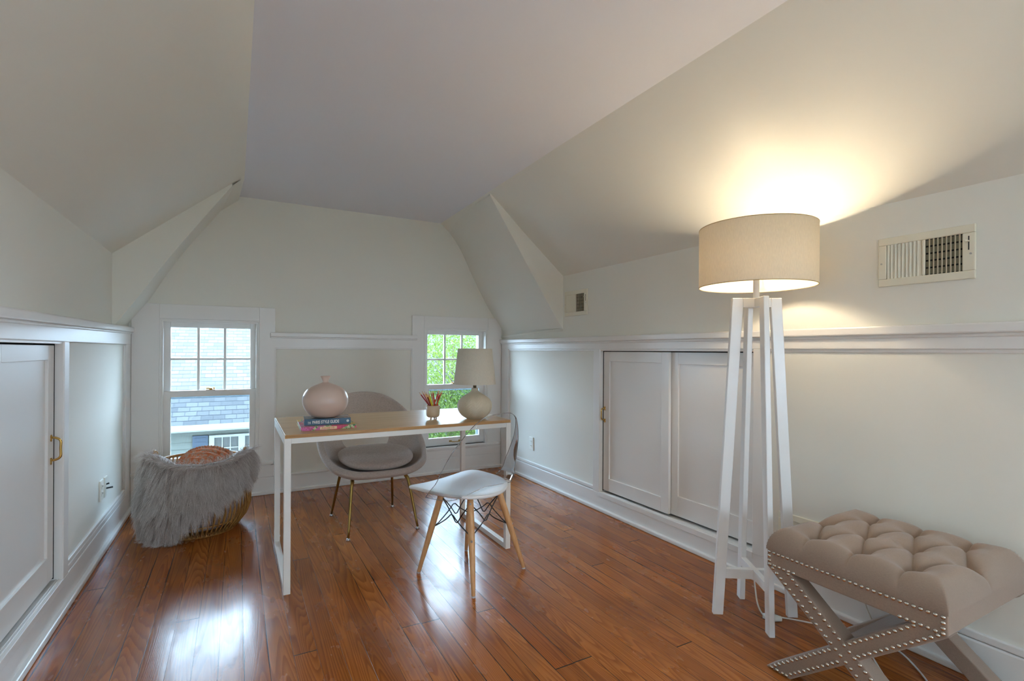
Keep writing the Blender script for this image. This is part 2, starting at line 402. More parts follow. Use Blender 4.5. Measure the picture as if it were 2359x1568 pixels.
struct(m.build('baseboard_left', M['trim'], bevel=.006), 'white baseboard with quarter-round along the left wall', 'baseboard')
# back wall
def run_y(m, p, x0, x1, z0, z1): m.box(x0, x1, YB-p, YB+.02, z0, z1)
m = MB(); run_y(m, .022, .232, 1.438, 1.250, 1.284); run_y(m, .008, .232, 1.438, 1.238, 1.252)
trim(m, 'white chair-rail cap between the two windows', .005)
m = MB(); run_y(m, 0, .262, 1.395, 1.162, 1.240); trim(m, 'white top board between the two windows')
m = MB(); run_y(m, -.002, XL, XR, 0, .141); run_y(m, .004, .268, 1.392, .132, .150); run_y(m, .014, XL, XR, 0, .026)
struct(m.build('baseboard_back', M['trim'], bevel=.005), 'white baseboard under the two gable windows', 'baseboard')
m = MB()
for x in (.268, 1.392): m.box(x-.008, x+.008, YB+.006, YB+.02, .145, 1.165)
run_y(m, -.006, .268, 1.392, 1.152, 1.166)
trim(m, 'thin white moulding inside the back wall panel', .004)

# ------------------------------------------------------------------ windows
def pull(name, parent, a, b, out, m, r=.0042):     # bow handle between a and b, standing off along out
    a, b, out = Vector(a), Vector(b), Vector(out)
    mb = MB(); ax = (b-a).normalized()
    pts = smooth_path([a, a+out*.55+ax*.003, a+out+ax*.016, (a+b)/2+out, b+out-ax*.016, b+out*.55-ax*.003, b], 22)
    mb.tube(pts, r, 8)
    for p in (a, b):
        mb.tube([p-ax*.009-out*.05, p+out*.10-ax*.009], .0085, 10); mb.tube([p+ax*.004-out*.05, p+out*.12+ax*.004], .0075, 10)
    return mb.build(name, m, parent, smooth=True)
def build_window(i, cx, zt, zb, casx, label):
    w = struct(empty(f'window_{i}', (cx, YB, zb)), label, 'window')
    x0, x1 = cx-HW, cx+HW
    m = MB(); a, b = casx; ct = zt+.107
    m.box(a, x0, YB, YB+.02, zb-.002, ct); m.box(x1, b, YB, YB+.02, zb-.002, ct); m.box(x0, x1, YB, YB+.02, zt, ct)
    m.box(a, b, YB, YB+.02, .14, zb-.03)
    m.build('casing', M['trim'], w, bevel=.003)
    m = MB(); t = .022
    for q0, q1, d0, d1 in ((0, .010, 0, .03), (.008, t, .008, .05)):
        m.box(x0+q0, x0+q1, YB+d0, YB+d1, zb, zt-q1); m.box(x1-q1, x1-q0, YB+d0, YB+d1, zb, zt-q1); m.box(x0+q0, x1-q0, YB+d0, YB+d1, zt-q1, zt-q0)
    m.build('stop_moulding', M['trim'], w, bevel=.002)
    m = MB(); m.box(x0-.001, x0+.0165, YB+.012, YB+.175, zb, zt+.001); m.box(x1-.0165, x1+.001, YB+.012, YB+.175, zb, zt+.001); m.box(x0, x1, YB+.012, YB+.175, zt-.0165, zt+.001)
    m.build('jamb', M['trim'], w, bevel=.001)
    m = MB(); m.box(a if i == 2 else a, min(b, XR-.01)-.01, YB-.022, YB+.14, zb-.022, zb); m.box(a, min(b, XR-.01)-.025, YB-.008, YB+.02, zb-.036, zb-.02)
    m.build('sill', M['trim'], w, bevel=.005)
    zm = .815+(zt-1.371)*.6                       # meeting rail centre
    # upper sash (outer track)
    s0, s1 = x0+.012, x1-.012; y0, y1 = YB+.085, YB+.118
    g0, g1 = cx-.263, cx+.263; top = zt-.06; bot = zm+.02
    m = MB(); m.box(s0, g0, y0, y1, zm-.02, zt-.016); m.box(g1, s1, y0, y1, zm-.02, zt-.016); m.box(g0, g1, y0, y1, top, zt-.016); m.box(g0, g1, y0, y1, zm-.02, bot)
    us = m.build('upper_sash', M['trim'], w, bevel=.003)
    m = MB()
    for k in (1, 2): xx = g0+(g1-g0)*k/3; m.box(xx-.009, xx+.009, y0+.004, y1-.004, bot, top)
    zz = (bot+top)/2; m.box(g0, g1, y0+.0052, y1-.0052, zz-.008, zz+.008)
    m.build('muntin', M['trim'], w, bevel=.003)
    m = MB(); m.box(g0, g1, y0+.015, y0+.018, bot, top); m.build('pane', M['pane'], w)
    # lower sash (inner track)
    y2, y3 = YB+.048, YB+.082; lb = zb+.072; lt = zm-.025
    m = MB(); m.box(s0, g0+.004, y2, y3, zb, zm+.022); m.box(g1-.004, s1, y2, y3, zb, zm+.022); m.box(g0, g1, y2, y3, zb, lb); m.box(g0, g1, y2, y3, lt, zm+.022)
    m.build('lower_sash', M['trim'], w, bevel=.003)
    m = MB(); m.box(g0, g1, y2+.015, y2+.018, lb, lt); m.build('pane', M['pane_screen'], w)
    # storm frame outside
    m = MB(); y4, y5 = YB+.150, YB+.172
    m.box(x0+.014, x0+.05, y4, y5, zb, zt-.014); m.box(x1-.05, x1-.014, y4, y5, zb, zt-.014); m.box(x0+.05, x1-.05, y4, y5, zt-.05, zt-.014); m.box(x0+.05, x1-.05, y4, y5, zb, zb+.05); m.box(x0+.05, x1-.05, y4, y5, zm-.045, zm-.01)
    m.build('storm_frame', M['storm'], w, bevel=.002)
    m = MB(); c = Vector((cx-.005, YB+.062, zm+.022))
    m.box(c.x-.032, c.x+.03, c.y-.012, c.y+.012, c.z, c.z+.004); m.lathe([(.012, 0), (.012, .012), (.007, .016)], (c.x, c.y, c.z), 12); m.tube([c+Vector((0, 0, .012)), c+Vector((-.03, -.006, .013))], .005, 8); m.sphere(c+Vector((.022, .004, .012)), .007)
    m.build('sash_lock', M['brass'], w, smooth=True)
    pull('sash_lift', w, (cx-.04, YB+.048, zb+.036), (cx+.055, YB+.048, zb+.036), (0, -.026, -.004), M['brass'])
    return w
M['storm'] = mat('grey storm frame', (128, 140, 146), .5)
build_window(1, *W[0], (XL, .268), 'white sash window above the rattan basket, left of the desk')
build_window(2, *W[1], (1.392, XR), 'white sash window behind the table lamp with green leaves outside')

# ------------------------------------------------------------------ sliding cupboard doors
def cup_door(i, X, sgn, y0, y1, z0, z1, label, st=(.062, .062, .068, .09), handle=None):
    d = sgn
    def bx(m, a, b, c, e, g0, g1):
        xa, xb = sorted((X+d*g0, X+d*g1)); m.box(xa, xb, a, b, c, e)
    l, r, t, b = st
    m = MB(); bx(m, y0, y0+l, z0, z1, 0, .02); bx(m, y1-r, y1, z0, z1, 0, .02); bx(m, y0+l, y1-r, z1-t, z1, 0, .02); bx(m, y0+l, y1-r, z0, z0+b, 0, .02)
    o = struct(m.build(f'door_{i}', M['trim'], bevel=.0015, at=(X, (y0+y1)/2, z0)), label, 'cupboard door')
    m = MB(); bx(m, y0+l-.002, y1-r+.002, z0+b-.002, z1-t+.002, .010, .018); m.build('panel', M['trim'], o)
    if handle: pull('door_pull', o, (X, handle[0], handle[1]), (X, handle[0], handle[2]), (-d*.032, 0, 0), M['brass'], .0048)
    return o
cup_door(1, XR+.03, 1, 2.250, 2.876, .150, 1.147, 'white sliding cupboard door with brass pull, right wall', handle=(2.86, .654, .742))
cup_door(2, XR+.056, 1, 1.640, 2.262, .150, 1.146, 'white sliding cupboard door behind the floor lamp, without a pull', (.05, .062, .072, .12))
cup_door(3, XL-.032, -1, 2.23, 2.852, .160, 1.162, 'white sliding cupboard door with brass pull, left wall', (.068, .075, .062, .11), handle=(2.815, .672, .770))
cup_door(4, XL-.058, -1, 1.605, 2.25, .160, 1.168, 'white sliding cupboard door on the left wall nearest the camera')
def opening_lining(X, sgn, h, label):
    y0, y1, z0, z1 = h; m = MB()
    def bx(a, b, c, e, g0=.0, g1=.115): xa, xb = sorted((X+sgn*g0, X+sgn*g1)); m.box(xa, xb, a, b, c, e)
    bx(y1-.002, y1+.02, z0-.02, z1+.02, .004); bx(y0-.02, y0+.002, z0-.02, z1+.02, .004); bx(y0, y1, z1-.006, z1+.02, .004); bx(y0, y1, z1-.014, z1, .008, .026)
    bx(y0, y1, z0-.03, z0+.002, -.001)
    for q in (.012, .022): bx(y0, y1, z0, z0+.006, q, q+.005)
    trim(m, label, .0015)
opening_lining(XR, 1, DR, 'white sill and jambs around the right cupboard doors')
opening_lining(XL, -1, DL, 'white sill and jambs around the left cupboard doors')
m = MB()
m.box(XR+.0305, RX+.1, DR[1]-.004, DR[1]-.0015, DR[2]+.01, DR[3]-.003); m.box(XR+.034, RX+.1, DR[0], DR[1], DR[3]-.010, DR[3]-.007)  # near-black strips put the shade of the door gaps into colour
m.box(LX-.1, XL-.0325, DL[1]-.004, DL[1]-.0015, DL[2]+.01, DL[3]-.003); m.box(LX-.1, XL-.036, DL[0], DL[1], DL[3]-.010, DL[3]-.007)
m.box(RX+.085, RX+.115, DR[0], DR[1], DR[2], DR[3]); m.box(LX-.115, LX-.085, DL[0], DL[1], DL[2], DL[3])
struct(m.build('cupboard_gap_shade', M['dark']), 'near-black strips and sheets standing in for shade behind the sliding doors', 'wall')

# ------------------------------------------------------------------ outlets, registers
def outlet(name, X, sgn, yc, zc, label, duplex=True, group=None):
    o = tag(empty(name, (X, yc, zc)), label, 'outlet', group)
    m = MB(); xa, xb = sorted((X-sgn*.008, X+sgn*.002)); m.box(xa, xb, yc-.036, yc+.036, zc-.058, zc+.058); m.build('cover_plate', M['plate'], o, bevel=.003)
    if duplex:
        for dz in (-.02, .02):
            xa, xb = sorted((X-sgn*.0105, X-sgn*.006)); m = MB(); m.box(xa, xb, yc-.016, yc+.016, zc+dz-.014, zc+dz+.014); s = m.build('socket', M['plate'], o, bevel=.004)
            m = MB(); xa, xb = sorted((X-sgn*.0112, X-sgn*.009))
            for dy in (-.006, .006): m.box(xa, xb, yc+dy-.001, yc+dy+.001, zc+dz-.002, zc+dz+.006)
            m.build('socket_slots', M['black'], o)
    else:
        for dz, ln in ((.012, .012), (-.012, .03)):
            m = MB(); m.tube([(X-sgn*.006, yc, zc+dz), (X-sgn*(.008+ln), yc+.006, zc+dz+.003)], .0048, 10); m.build('coax_jack', M['wire'], o)
    return o
outlet('wall_outlet', RX, 1, 3.86, .322, 'white duplex outlet low on the right wall near the corner')
outlet('wall_outlet', LX, -1, 3.63, .344, 'white duplex outlet on the left wall, nearer the camera')
outlet('cable_outlet', LX, -1, 3.735, .341, 'white cable plate with two metal jacks on the left wall', False)

def register(name, y0, y1, z0, z1, label, lever=True):
    X = RX; o = tag(empty(name, (X, (y0+y1)/2, (z0+z1)/2)), label, 'air vent')
    b = .030; p = .010; m = MB()
    m.box(X-p, X, y0, y1, z1-b, z1); m.box(X-p, X, y0, y1, z0, z0+b); m.box(X-p, X, y0, y0+b*1.25, z0+b, z1-b); m.box(X-p, X, y1-b, y1, z0+b, z1-b)
    ym = (y0+y1)/2; m.box(X-p, X-.002, ym-.005, ym+.005, z0+b, z1-b)
    m.build('vent_frame', M['register'], o, bevel=.003)
    m = MB(); m.box(X-.0005, X+.0005, y0+b, y1-b, z0+b, z1-b); m.build('duct_backing', M['dark'], o)
    m = MB(); n = 9
    for k in range(n):                              # far half: louvers turned shut towards the camera
        yy = ym+.008+(y1-b-ym-.01)*(k+.5)/n; w = (y1-b-ym)/n*.42
        m.hexa([(X-.001, yy-w-.0012, z0+b), (X-.001, yy-w, z0+b), (X-.009, yy+w, z0+b), (X-.009, yy+w-.0012, z0+b)], [(X-.001, yy-w-.0012, z1-b), (X-.001, yy-w, z1-b), (X-.009, yy+w, z1-b), (X-.009, yy+w-.0012, z1-b)])
    for k in range(1, n):                           # near half: louvers turned the other way, seen edge-on
        yy = ym-.004-(ym-y0-b*1.25)*k/n; m.hexa([(X-.009, yy-.004, z0+b), (X-.009, yy-.0028, z0+b), (X-.001, yy+.004, z0+b), (X-.001, yy+.0028, z0+b)], [(X-.009, yy-.004, z1-b), (X-.009, yy-.0028, z1-b), (X-.001, yy+.004, z1-b), (X-.001, yy+.0028, z1-b)])
    m.build('louvers', M['register'], o)
    m = MB()
    for k in range(5):
        zz = z0+b+(z1-z0-2*b)*(k+.6)/5; m.box(X-.0012, X-.0004, y0+b, ym-.005, zz-.013, zz+.008)
    m.build('damper_blades', M['damper'], o)
    if lever:
        m = MB(); yl = y0+b*.62; m.box(X-p-.0006, X-p+.001, yl-.0018, yl+.0018, z1-b-.062, z1-b-.012); m.build('lever_slot', M['black'], o)
        m = MB(); m.tube([(X-p, yl, z1-b-.03), (X-p-.012, yl+.004, z1-b-.03)], .003, 8); m.sphere((X-p-.013, yl+.004, z1-b-.03), .0045); m.build('damper_lever', M['register'], o, smooth=True)
    for yy, zz in ((y0+.013, (z0+z1)/2-.008), (y1-.012, (z0+z1)/2-.005)):
        m = MB(); m.tube([(X-p-.0015, yy, zz), (X-p+.002, yy, zz)], .0036, 10); m.build('screw', M['steel'], o)
    return o
M['damper'] = mat('galvanised damper', (128, 122, 100), .5, .3)
register('air_register', .782, 1.092, 1.418, 1.614, 'cream air register high on the right wall beside the floor lamp')
register('air_register', 3.05, 3.345, 1.426, 1.622, 'small-looking cream air register beside the sloped corner by the gable')
register('air_register', 1.17, 1.52, .19, .382, 'cream air register low on the right wall behind the bench', False)

# ------------------------------------------------------------------ desk
DX0, DX1, DY0, DY1, DZ = .196, 1.402, 2.572, 3.262, .748
d = tag(empty('desk', ((DX0+DX1)/2, (DY0+DY1)/2, 0)), 'white metal frame desk with a light oak top, in the middle of the room', 'desk')
m = MB(); m.box(DX0+.004, DX1-.004, DY0+.002, DY1-.002, DZ-.016, DZ)
top = m.build('desk_top', M['oak'], d, bevel=.0008)
m = MB(); m.box(DX0+.003, DX1-.003, DY0, DY0+.0025, DZ-.0162, DZ-.0006); m.build('edge_band', M['oak_edge'], d)
LW, LD, ZA = .030, .030, DZ-.0165
for x0 in (DX0, DX1-LW):
    for y0 in (DY0, DY1-LD):
        m = MB(); m.box(x0, x0+LW, y0, y0+LD, 0, ZA); m.build('leg', M['white_metal'], d, bevel=.0015)
    m = MB(); m.box(x0, x0+LW, DY0+LD, DY1-LD, .0, .030); m.build('foot_rail', M['white_metal'], d, bevel=.0015)
    m = MB(); m.box(x0, x0+LW, DY0+LD, DY1-LD, ZA-.030, ZA); m.build('side_rail', M['white_metal'], d, bevel=.0015)
    m = MB(); xx = DX0+LW if x0 == DX0 else DX1-LW; yy = DY1-.015
    m.tube([(xx-.003, yy, .055), (xx+.003, yy, .055)], .005, 10); m.build('bolt_head', M['steel'], d)
for y0 in (DY0+.001, DY1-.026):
    m = MB(); m.box(DX0+LW, DX1-LW, y0, y0+.025, ZA-.026, ZA); m.build('apron', M['white_metal'], d, bevel=.0015)
for xa in (DX0-.001, DX1-.0035):
    m = MB(); m.box(xa, xa+.0045, DY0, DY1, DZ-.016, DZ-.001); m.build('end_edging', M['white_metal'], d)

# ------------------------------------------------------------------ books
def text_mesh(s, name, size, m, parent, origin, xdir, zdir, sx=1., shear=0., depth=.0002, bold=0.):
    cu = bpy.data.curves.new(name, 'FONT'); cu.body = s; cu.size = size; cu.extrude = depth; cu.shear = shear; cu.offset = bold
    o = bpy.data.objects.new(name, cu); C.objects.link(o); bpy.context.view_layer.update()
    me = bpy.data.meshes.new_from_object(o.evaluated_get(bpy.context.evaluated_depsgraph_get()))
    bpy.data.objects.remove(o); me.materials.clear(); me.materials.append(m)
    X = Vector(xdir).normalized(); Z = Vector(zdir).normalized(); Y = X.cross(Z)
    mt = Matrix((X*sx, Z, -Y)).transposed().to_4x4(); mt.translation = Vector(origin)
    me.transform(mt)
    t = bpy.data.objects.new(name, me); C.objects.link(t); t.parent = parent
    t.matrix_parent_inverse = Matrix.Translation(parent.location).inverted()
    w = max((v.co-Vector(origin)).dot(X) for v in me.vertices) if len(me.vertices) else 0
    return t, w
def book(name, FL, FR, depth, z0, z1, mc, label, hard=.0025):
    FL, FR = Vector((*FL, 0)), Vector((*FR, 0)); u = (FR-FL).normalized(); v = Vector((-u.y, u.x, 0)); L = (FR-FL).length
    c = FL+u*L/2+v*depth/2; o = tag(empty(name, (c.x, c.y, z0)), label, 'book')
    P = lambda a, b, z: tuple(FL+u*a+v*b+Vector((0, 0, z)))
    def bx(m, a0, a1, b0, b1, c0, c1): m.hexa([P(a0, b0, c0), P(a1, b0, c0), P(a1, b1, c0), P(a0, b1, c0)], [P(a0, b0, c1), P(a1, b0, c1), P(a1, b1, c1), P(a0, b1, c1)])
    m = MB(); bx(m, 0, L, 0, depth, z0, z0+hard); bx(m, 0, L, 0, depth, z1-hard, z1); bx(m, 0, L, 0, .003, z0+hard, z1-hard); m.build('cover', mc, o, bevel=.0006)
    m = MB(); bx(m, .004, L-.004, .003, depth-.004, z0+hard, z1-hard); m.build('pages', M['paper'], o)
    return o, FL, u, v, L
M['paper'] = mat('book pages', (226, 222, 208), .85)
def floral():
    m = mat('floral book cover', (200, 60, 90), .4); g = N(m); co = g.coord()
    v = g.n('ShaderNodeTexVoronoi', {'Vector': co, 'Scale': 16., 'Randomness': 1.})
    dist = v.outputs['Distance']; cc = g.n('ShaderNodeSeparateXYZ', {0: v.outputs['Color']})
    col = g.ramp(cc.outputs[0], [(0., (206, 70, 104)), (.62, (206, 70, 104)), (.63, (232, 196, 66)), (.74, (232, 196, 66)), (.75, (196, 100, 150)), (1., (214, 88, 110))], 'CONSTANT')
    pet = g.noise(co, 90., 2.).outputs[0]
    col = g.mix(g.math('MULTIPLY', g.math('GREATER_THAN', pet, .56), .5), col, (*lin((150, 40, 70)), 1))
    edge = g.n('ShaderNodeTexVoronoi', {'Vector': co, 'Scale': 16., 'Randomness': 1.}, feature='DISTANCE_TO_EDGE').outputs['Distance']
    nz = g.noise(co, 60., 2.).outputs[0]
    gr = g.ramp(nz, [(.42, (70, 120, 66)), (.5, (230, 220, 180)), (.58, (96, 140, 70))])
    col = g.mix(g.math('LESS_THAN', edge, .085), col, gr)
    g.link(col, g.b.inputs['Base Color']); return m
M['floral'] = floral()
M['bluecover'] = mat('blue book spine', (60, 94, 118), .4)
M['ink_white'] = mat('white spine lettering', (236, 234, 226), .5); M['ink_red'] = mat('red script lettering', (192, 56, 60), .5)
M['tagpaper'] = mat('cream title label', (238, 214, 168), .5)
def photo_cover():
    m = mat('dark photo book cover', (60, 70, 74), .3); g = N(m); n = g.noise(g.coord(), 26., 3.).outputs[0]
    g.link(g.ramp(n, [(.3, (34, 40, 44)), (.48, (70, 92, 100)), (.56, (170, 120, 100)), (.66, (196, 196, 196))]), g.b.inputs['Base Color']); return m
b1, FL, u, v, L = book('floral_book', (.278, 2.664), (.541, 2.656), .30, DZ, DZ+.0195, M['floral'], 'pink and yellow floral book, under the blue book on the desk')
zb1 = DZ+.0195
o_ = FL-v*.0004+u*(L*.36)+Vector((0, 0, DZ+.003)); P = lambda a, z: tuple(FL-v*.0005+u*a+Vector((0, 0, z)))
m = MB(); m.hexa([P(L*.335, DZ+.0025), P(L*.64, DZ+.0025), tuple(Vector(P(L*.64, DZ+.0025))+v*.001), tuple(Vector(P(L*.335, DZ+.0025))+v*.001)], [P(L*.335, DZ+.016), P(L*.64, DZ+.016), tuple(Vector(P(L*.64, DZ+.016))+v*.001), tuple(Vector(P(L*.335, DZ+.016))+v*.001)])
m.build('title_label', M['tagpaper'], b1)
text_mesh('Essentially Lilly', 'spine_title', .0125, M['ink_red'], b1, tuple(Vector(P(L*.36, DZ+.0065))-v*.0006), tuple(u), (0, 0, 1), .82, .35)
b2, FL, u, v, L = book('blue_book', (.298, 2.712), (.520, 2.693), .142, zb1, zb1+.031, M['bluecover'], 'blue book with white capitals on its spine, under the vase')
zb2 = zb1+.031
P = lambda a, z: tuple(FL-v*.0008+u*a+Vector((0, 0, z)))
text_mesh('THE', 'spine_title', .0115, M['ink_white'], b2, P(L*.072, zb1+.0105), tuple(u), (0, 0, 1), .72, 0, bold=.0001)
m = MB(); m.hexa([P(L*.072, zb1+.0072), P(L*.142, zb1+.0072), tuple(Vector(P(L*.142, zb1+.0072))+v*.0006), tuple(Vector(P(L*.072, zb1+.0072))+v*.0006)], [P(L*.072, zb1+.0082), P(L*.142, zb1+.0082), tuple(Vector(P(L*.142, zb1+.0082))+v*.0006), tuple(Vector(P(L*.072, zb1+.0082))+v*.0006)]); m.build('spine_rule', M['ink_white'], b2)
text_mesh('PARIS STYLE GUIDE', 'spine_title', .0215, M['ink_white'], b2, P(L*.168, zb1+.0078), tuple(u), (0, 0, 1), .69, 0, bold=.0005)
m = MB(); cc = Vector(P(L*.935, zb1+.0155)); pts = [tuple(cc+u*.0062*math.cos(a)+Vector((0, 0, .0062*math.sin(a)))) for a in np.linspace(0, 2*PI, 20, endpoint=False)]
m.prism(pts, tuple(v*.0004)); m.build('emblem', M['ink_white'], b2)
m = MB(); q = -v*.0006
for a0, a1, c0, c1 in ((-.0006, .0006, -.004, .003), (-.003, .003, .0005, .0017)):
    m.hexa([tuple(cc+q+u*a0+Vector((0, 0, c0))), tuple(cc+q+u*a1+Vector((0, 0, c0))), tuple(cc+u*a1+Vector((0, 0, c0))), tuple(cc+u*a0+Vector((0, 0, c0)))], [tuple(cc+q+u*a0+Vector((0, 0, c1))), tuple(cc+q+u*a1+Vector((0, 0, c1))), tuple(cc+u*a1+Vector((0, 0, c1))), tuple(cc+u*a0+Vector((0, 0, c1)))])
m.build('emblem_mark', M['bluecover'], b2)
m = MB(); Q = lambda a, b: tuple(FL+u*a+v*b+Vector((0, 0, zb2+.0002))); m.add([Q(.002, .002), Q(L-.002, .002), Q(L-.002, .14), Q(.002, .14)], [(0, 1, 2, 3)]); m.build('cover_picture', photo_cover(), b2)

# ------------------------------------------------------------------ vase
VC = (.407, 2.772); m = MB()
prof = [(.045, .0), (.060, .004), (.076, .013), (.0885, .026), (.1035, .047), (.1115, .070), (.1132, .092), (.109, .115), (.0965, .137), (.080, .152), (.058, .164), (.034, .173), (.019, .179), (.0145, .184), (.0165, .194), (.0225, .207), (.0252, .212), (.0232, .2125), (.015, .198), (.012, .188)]
pp = smooth_path([(a, b, 0) for a, b in prof], 76)
m.lathe([(a, b) for a, b, _ in pp], (0, 0, 0), 64)
o = m.build('vase', M['ceramic'], smooth=True); o.location = (*VC, zb2+.0005)
tag(o, 'round blush ceramic vase with a tiny flared neck, on the stacked books', 'vase')

# ------------------------------------------------------------------ pencil cup and pencils
CC = Vector((1.008, 2.803, DZ)); o = tag(empty('pencil_cup', tuple(CC)), 'tan stoneware pencil cup on three little feet, on the desk', 'cup')
m = MB(); m.lathe([(.02, .0105), (.029, .012), (.036, .018), (.0385, .027), (.040, .05), (.0405, .0795), (.0385, .0805), (.0365, .0795), (.036, .03), (.03, .018), (.0, .0165)], tuple(CC), 48, True, False)
m.build('cup_body', M['cup'], o, smooth=True)
for a in (-2.4, -1.1, .9):
    m = MB(); p = CC+Vector((.025*math.cos(a), .025*math.sin(a), 0)); m.lathe([(.004, 0), (.0055, .013)], tuple(p), 12); m.build('foot', M['cup'], o, smooth=True)
M['pwood'] = mat('bare pencil wood', (226, 190, 146), .6)
def pmat(n, c): return mat('pencil '+n, c, .35)
PC = [('crimson', (150, 22, 34)), ('mauve', (190, 96, 100)), ('golden yellow', (226, 166, 30)), ('maroon', (120, 18, 28)), ('amber', (228, 150, 34)), ('lemon yellow', (232, 206, 60)), ('olive yellow', (202, 172, 30)), ('dusty pink', (196, 104, 100)), ('brick red', (178, 36, 30)), ('scarlet', (208, 40, 36)), ('dark red', (146, 16, 30)), ('vermilion', (216, 76, 40)), ('rust orange', (190, 90, 40))]
PT = [(.935, 2.847, .905), (.949, 2.820, .912), (.961, 2.842, .910), (.967, 2.812, .896), (.974, 2.83, .904), (.980, 2.80, .893), (.985, 2.826, .902), (.996, 2.80, .916), (1.011, 2.815, .918), (1.035, 2.80, .916), (1.041, 2.778, .910), (1.048, 2.80, .917), (1.055, 2.776, .921)]
pos = ['leaning furthest left in the pencil cup', 'second from the left in the pencil cup', 'third from the left in the pencil cup', 'fourth from the left in the pencil cup', 'fifth from the left in the pencil cup', 'left of the middle in the pencil cup', 'in the middle of the pencil cup', 'just right of the middle in the pencil cup', 'standing nearly upright in the pencil cup', 'fourth from the right in the pencil cup', 'third from the right in the pencil cup', 'second from the right in the pencil cup', 'leaning furthest right in the pencil cup']
def seg_gap(a, b, c, d):
    A_ = a+(b-a)*np.linspace(0, 1, 24)[:, None]; B_ = c+(d-c)*np.linspace(0, 1, 24)[:, None]
    return np.linalg.norm(A_[:, None]-B_[None], axis=2).min()
placed = []; prg = np.random.default_rng(11)
for tp in PT:                                        # stand each pencil on the cup floor clear of the others
    best = None
    for _ in range(260):
        rr, aa = .027*math.sqrt(prg.random()), 6.283*prg.random(); b0 = np.array((CC.x+rr*math.cos(aa), CC.y+rr*math.sin(aa), DZ+.0225)); t0 = np.array(tp)+np.array((0, 1, 0))*prg.normal(0, .012)-np.array((1, 0, 0))*0
        lip = b0+(t0-b0)*((DZ+.079-b0[2])/(t0[2]-b0[2])); over = max(0., math.hypot(lip[0]-CC.x, lip[1]-CC.y)-.0315)
        gp = min([seg_gap(b0, t0, c, d_) for c, d_ in placed], default=.05); sc_p = min(gp, .0085)-over*3-.08*abs(b0[0]-CC.x+.25*(t0[0]-CC.x))
        if best is None or sc_p > best[0]: best = (sc_p, b0, t0)
    placed.append(best[1:])
for k, ((cn, cr), (bq, tq), ps) in enumerate(zip(PC, placed, pos)):
    tip = Vector(tq); bs = Vector(bq)
    ax = (tip-bs).normalized(); sh = tip-ax*.020
    m = MB(); m.tube([bs, sh], .0037, 6); p = m.build('pencil', pmat(cn, cr), at=tuple(bs))
    tag(p, f'{cn} pencil {ps}', 'pencil', 'pencils in the pencil cup')
    m = MB(); m.tube([sh, tip-ax*.005], [.0037, .0012], 8); m.build('sharpened_point', M['pwood'], p)
    m = MB(); m.tube([tip-ax*.005, tip], [.0012, .0003], 8); m.build('lead', pmat(cn+' lead', tuple(int(c*.6) for c in cr)), p)

# ------------------------------------------------------------------ table lamp
TL = Vector((1.235, 2.715, DZ)); o = tag(empty('table_lamp', tuple(TL)), 'cream chevron-carved gourd table lamp with a linen shade, on the desk', 'lamp')
prof = [(.046, .0), (.05, .003), (.074, .020), (.093, .045), (.1005, .072), (.097, .096), (.084, .117), (.062, .135), (.041, .148), (.028, .157), (.0215, .167), (.019, .178), (.0165, .181)]
pp = [(a, b) for a, b, _ in smooth_path([(a, b, 0) for a, b in prof], 120)]
NA, NZ = 400, len(pp); rows = []
for i in range(NA):
    a = 2*PI*i/NA; col = (a/(2*PI)*10) % 1; zig = abs(col-.5)*2
    row = []
    for r, z in pp:
        fade = min(1, max(0, (z-.010)/.012))*min(1, max(0, (.152-z)/.02))
        ph = (z/.0098+zig*2.6) % 1; h = (min(1, abs(ph-.5)*3.2)-.5)*.0040*fade
        rr = r+h*min(1, r/.06); row.append((TL.x+rr*math.cos(a), TL.y+rr*math.sin(a), TL.z+z))
    rows.append(row)
m = MB(); m.grid(rows, True); m.lathe([(.0, .0005), (.046, 0)], tuple(TL), 40, False, False); m.lathe([(.0165, .181), (.0, .181)], tuple(TL), 40, False, False)
m.build('lamp_body', M['lampbody'], o, smooth=True)
m = MB(); m.lathe([(.0085, .180), (.0085, .183), (.0098, .184), (.0098, .212), (.008, .214), (.008, .262)], tuple(TL), 20); m.build('socket', mat('brushed bronze socket', (120, 104, 78), .4, .8), o, smooth=True)
m = MB(); m.lathe([(.1245, .2045), (.1005, .413), (.0993, .413), (.1233, .2045)], tuple(TL), 64, False, False); m.build('lamp_shade', M['shade2'], o, smooth=True)
m = MB()
for a in (.3, .3+2*PI/3, .3+4*PI/3): m.tube([TL+Vector((0, 0, .262)), TL+Vector((.118*math.cos(a), .118*math.sin(a), .262))], .0015, 6)
m.build('shade_spider', M['steel'], o)

# ------------------------------------------------------------------ floor lamp
FC = Vector((1.993, 1.420, 0)); A = Vector((.84, -.545, 0)).normalized(); B = Vector((.545, .84, 0)).normalized()
o = tag(empty('floor_lamp', tuple(FC)), 'tall white four-legged floor lamp with a lit linen drum shade', 'lamp')
TH = .0115
def obl(m, ax, pa, pts):                            # planar polygon in plane (ax,z) extruded +-TH along pa
    m.prism([tuple(FC+ax*s+Vector((0, 0, z))-pa*TH) for s, z in pts], tuple(pa*2*TH))
for ax, pa, lf in ((A, B, 0.), (B, A, .0015)):
    for s in (-1, 1):
        m = MB(); obl(m, ax, pa, [(s*.179, 0), (s*.136, 0), (s*.059, 1.345), (s*.059, 1.3855), (s*.104, 1.3855)]); m.build('leg', M['white'], o, bevel=.003)
    m = MB(); obl(m, ax, pa, [(-.059, 1.345+lf), (.059, 1.345+lf), (.059, 1.3855-lf), (-.059, 1.3855-lf)]); m.build('top_arm', M['white'], o, bevel=.002)
    m = MB(); obl(m, ax, pa, [(-.128, .160+lf), (.128, .160+lf), (.1255, .203-lf), (-.1255, .203-lf)]); m.build('stretcher', M['white'], o, bevel=.002)
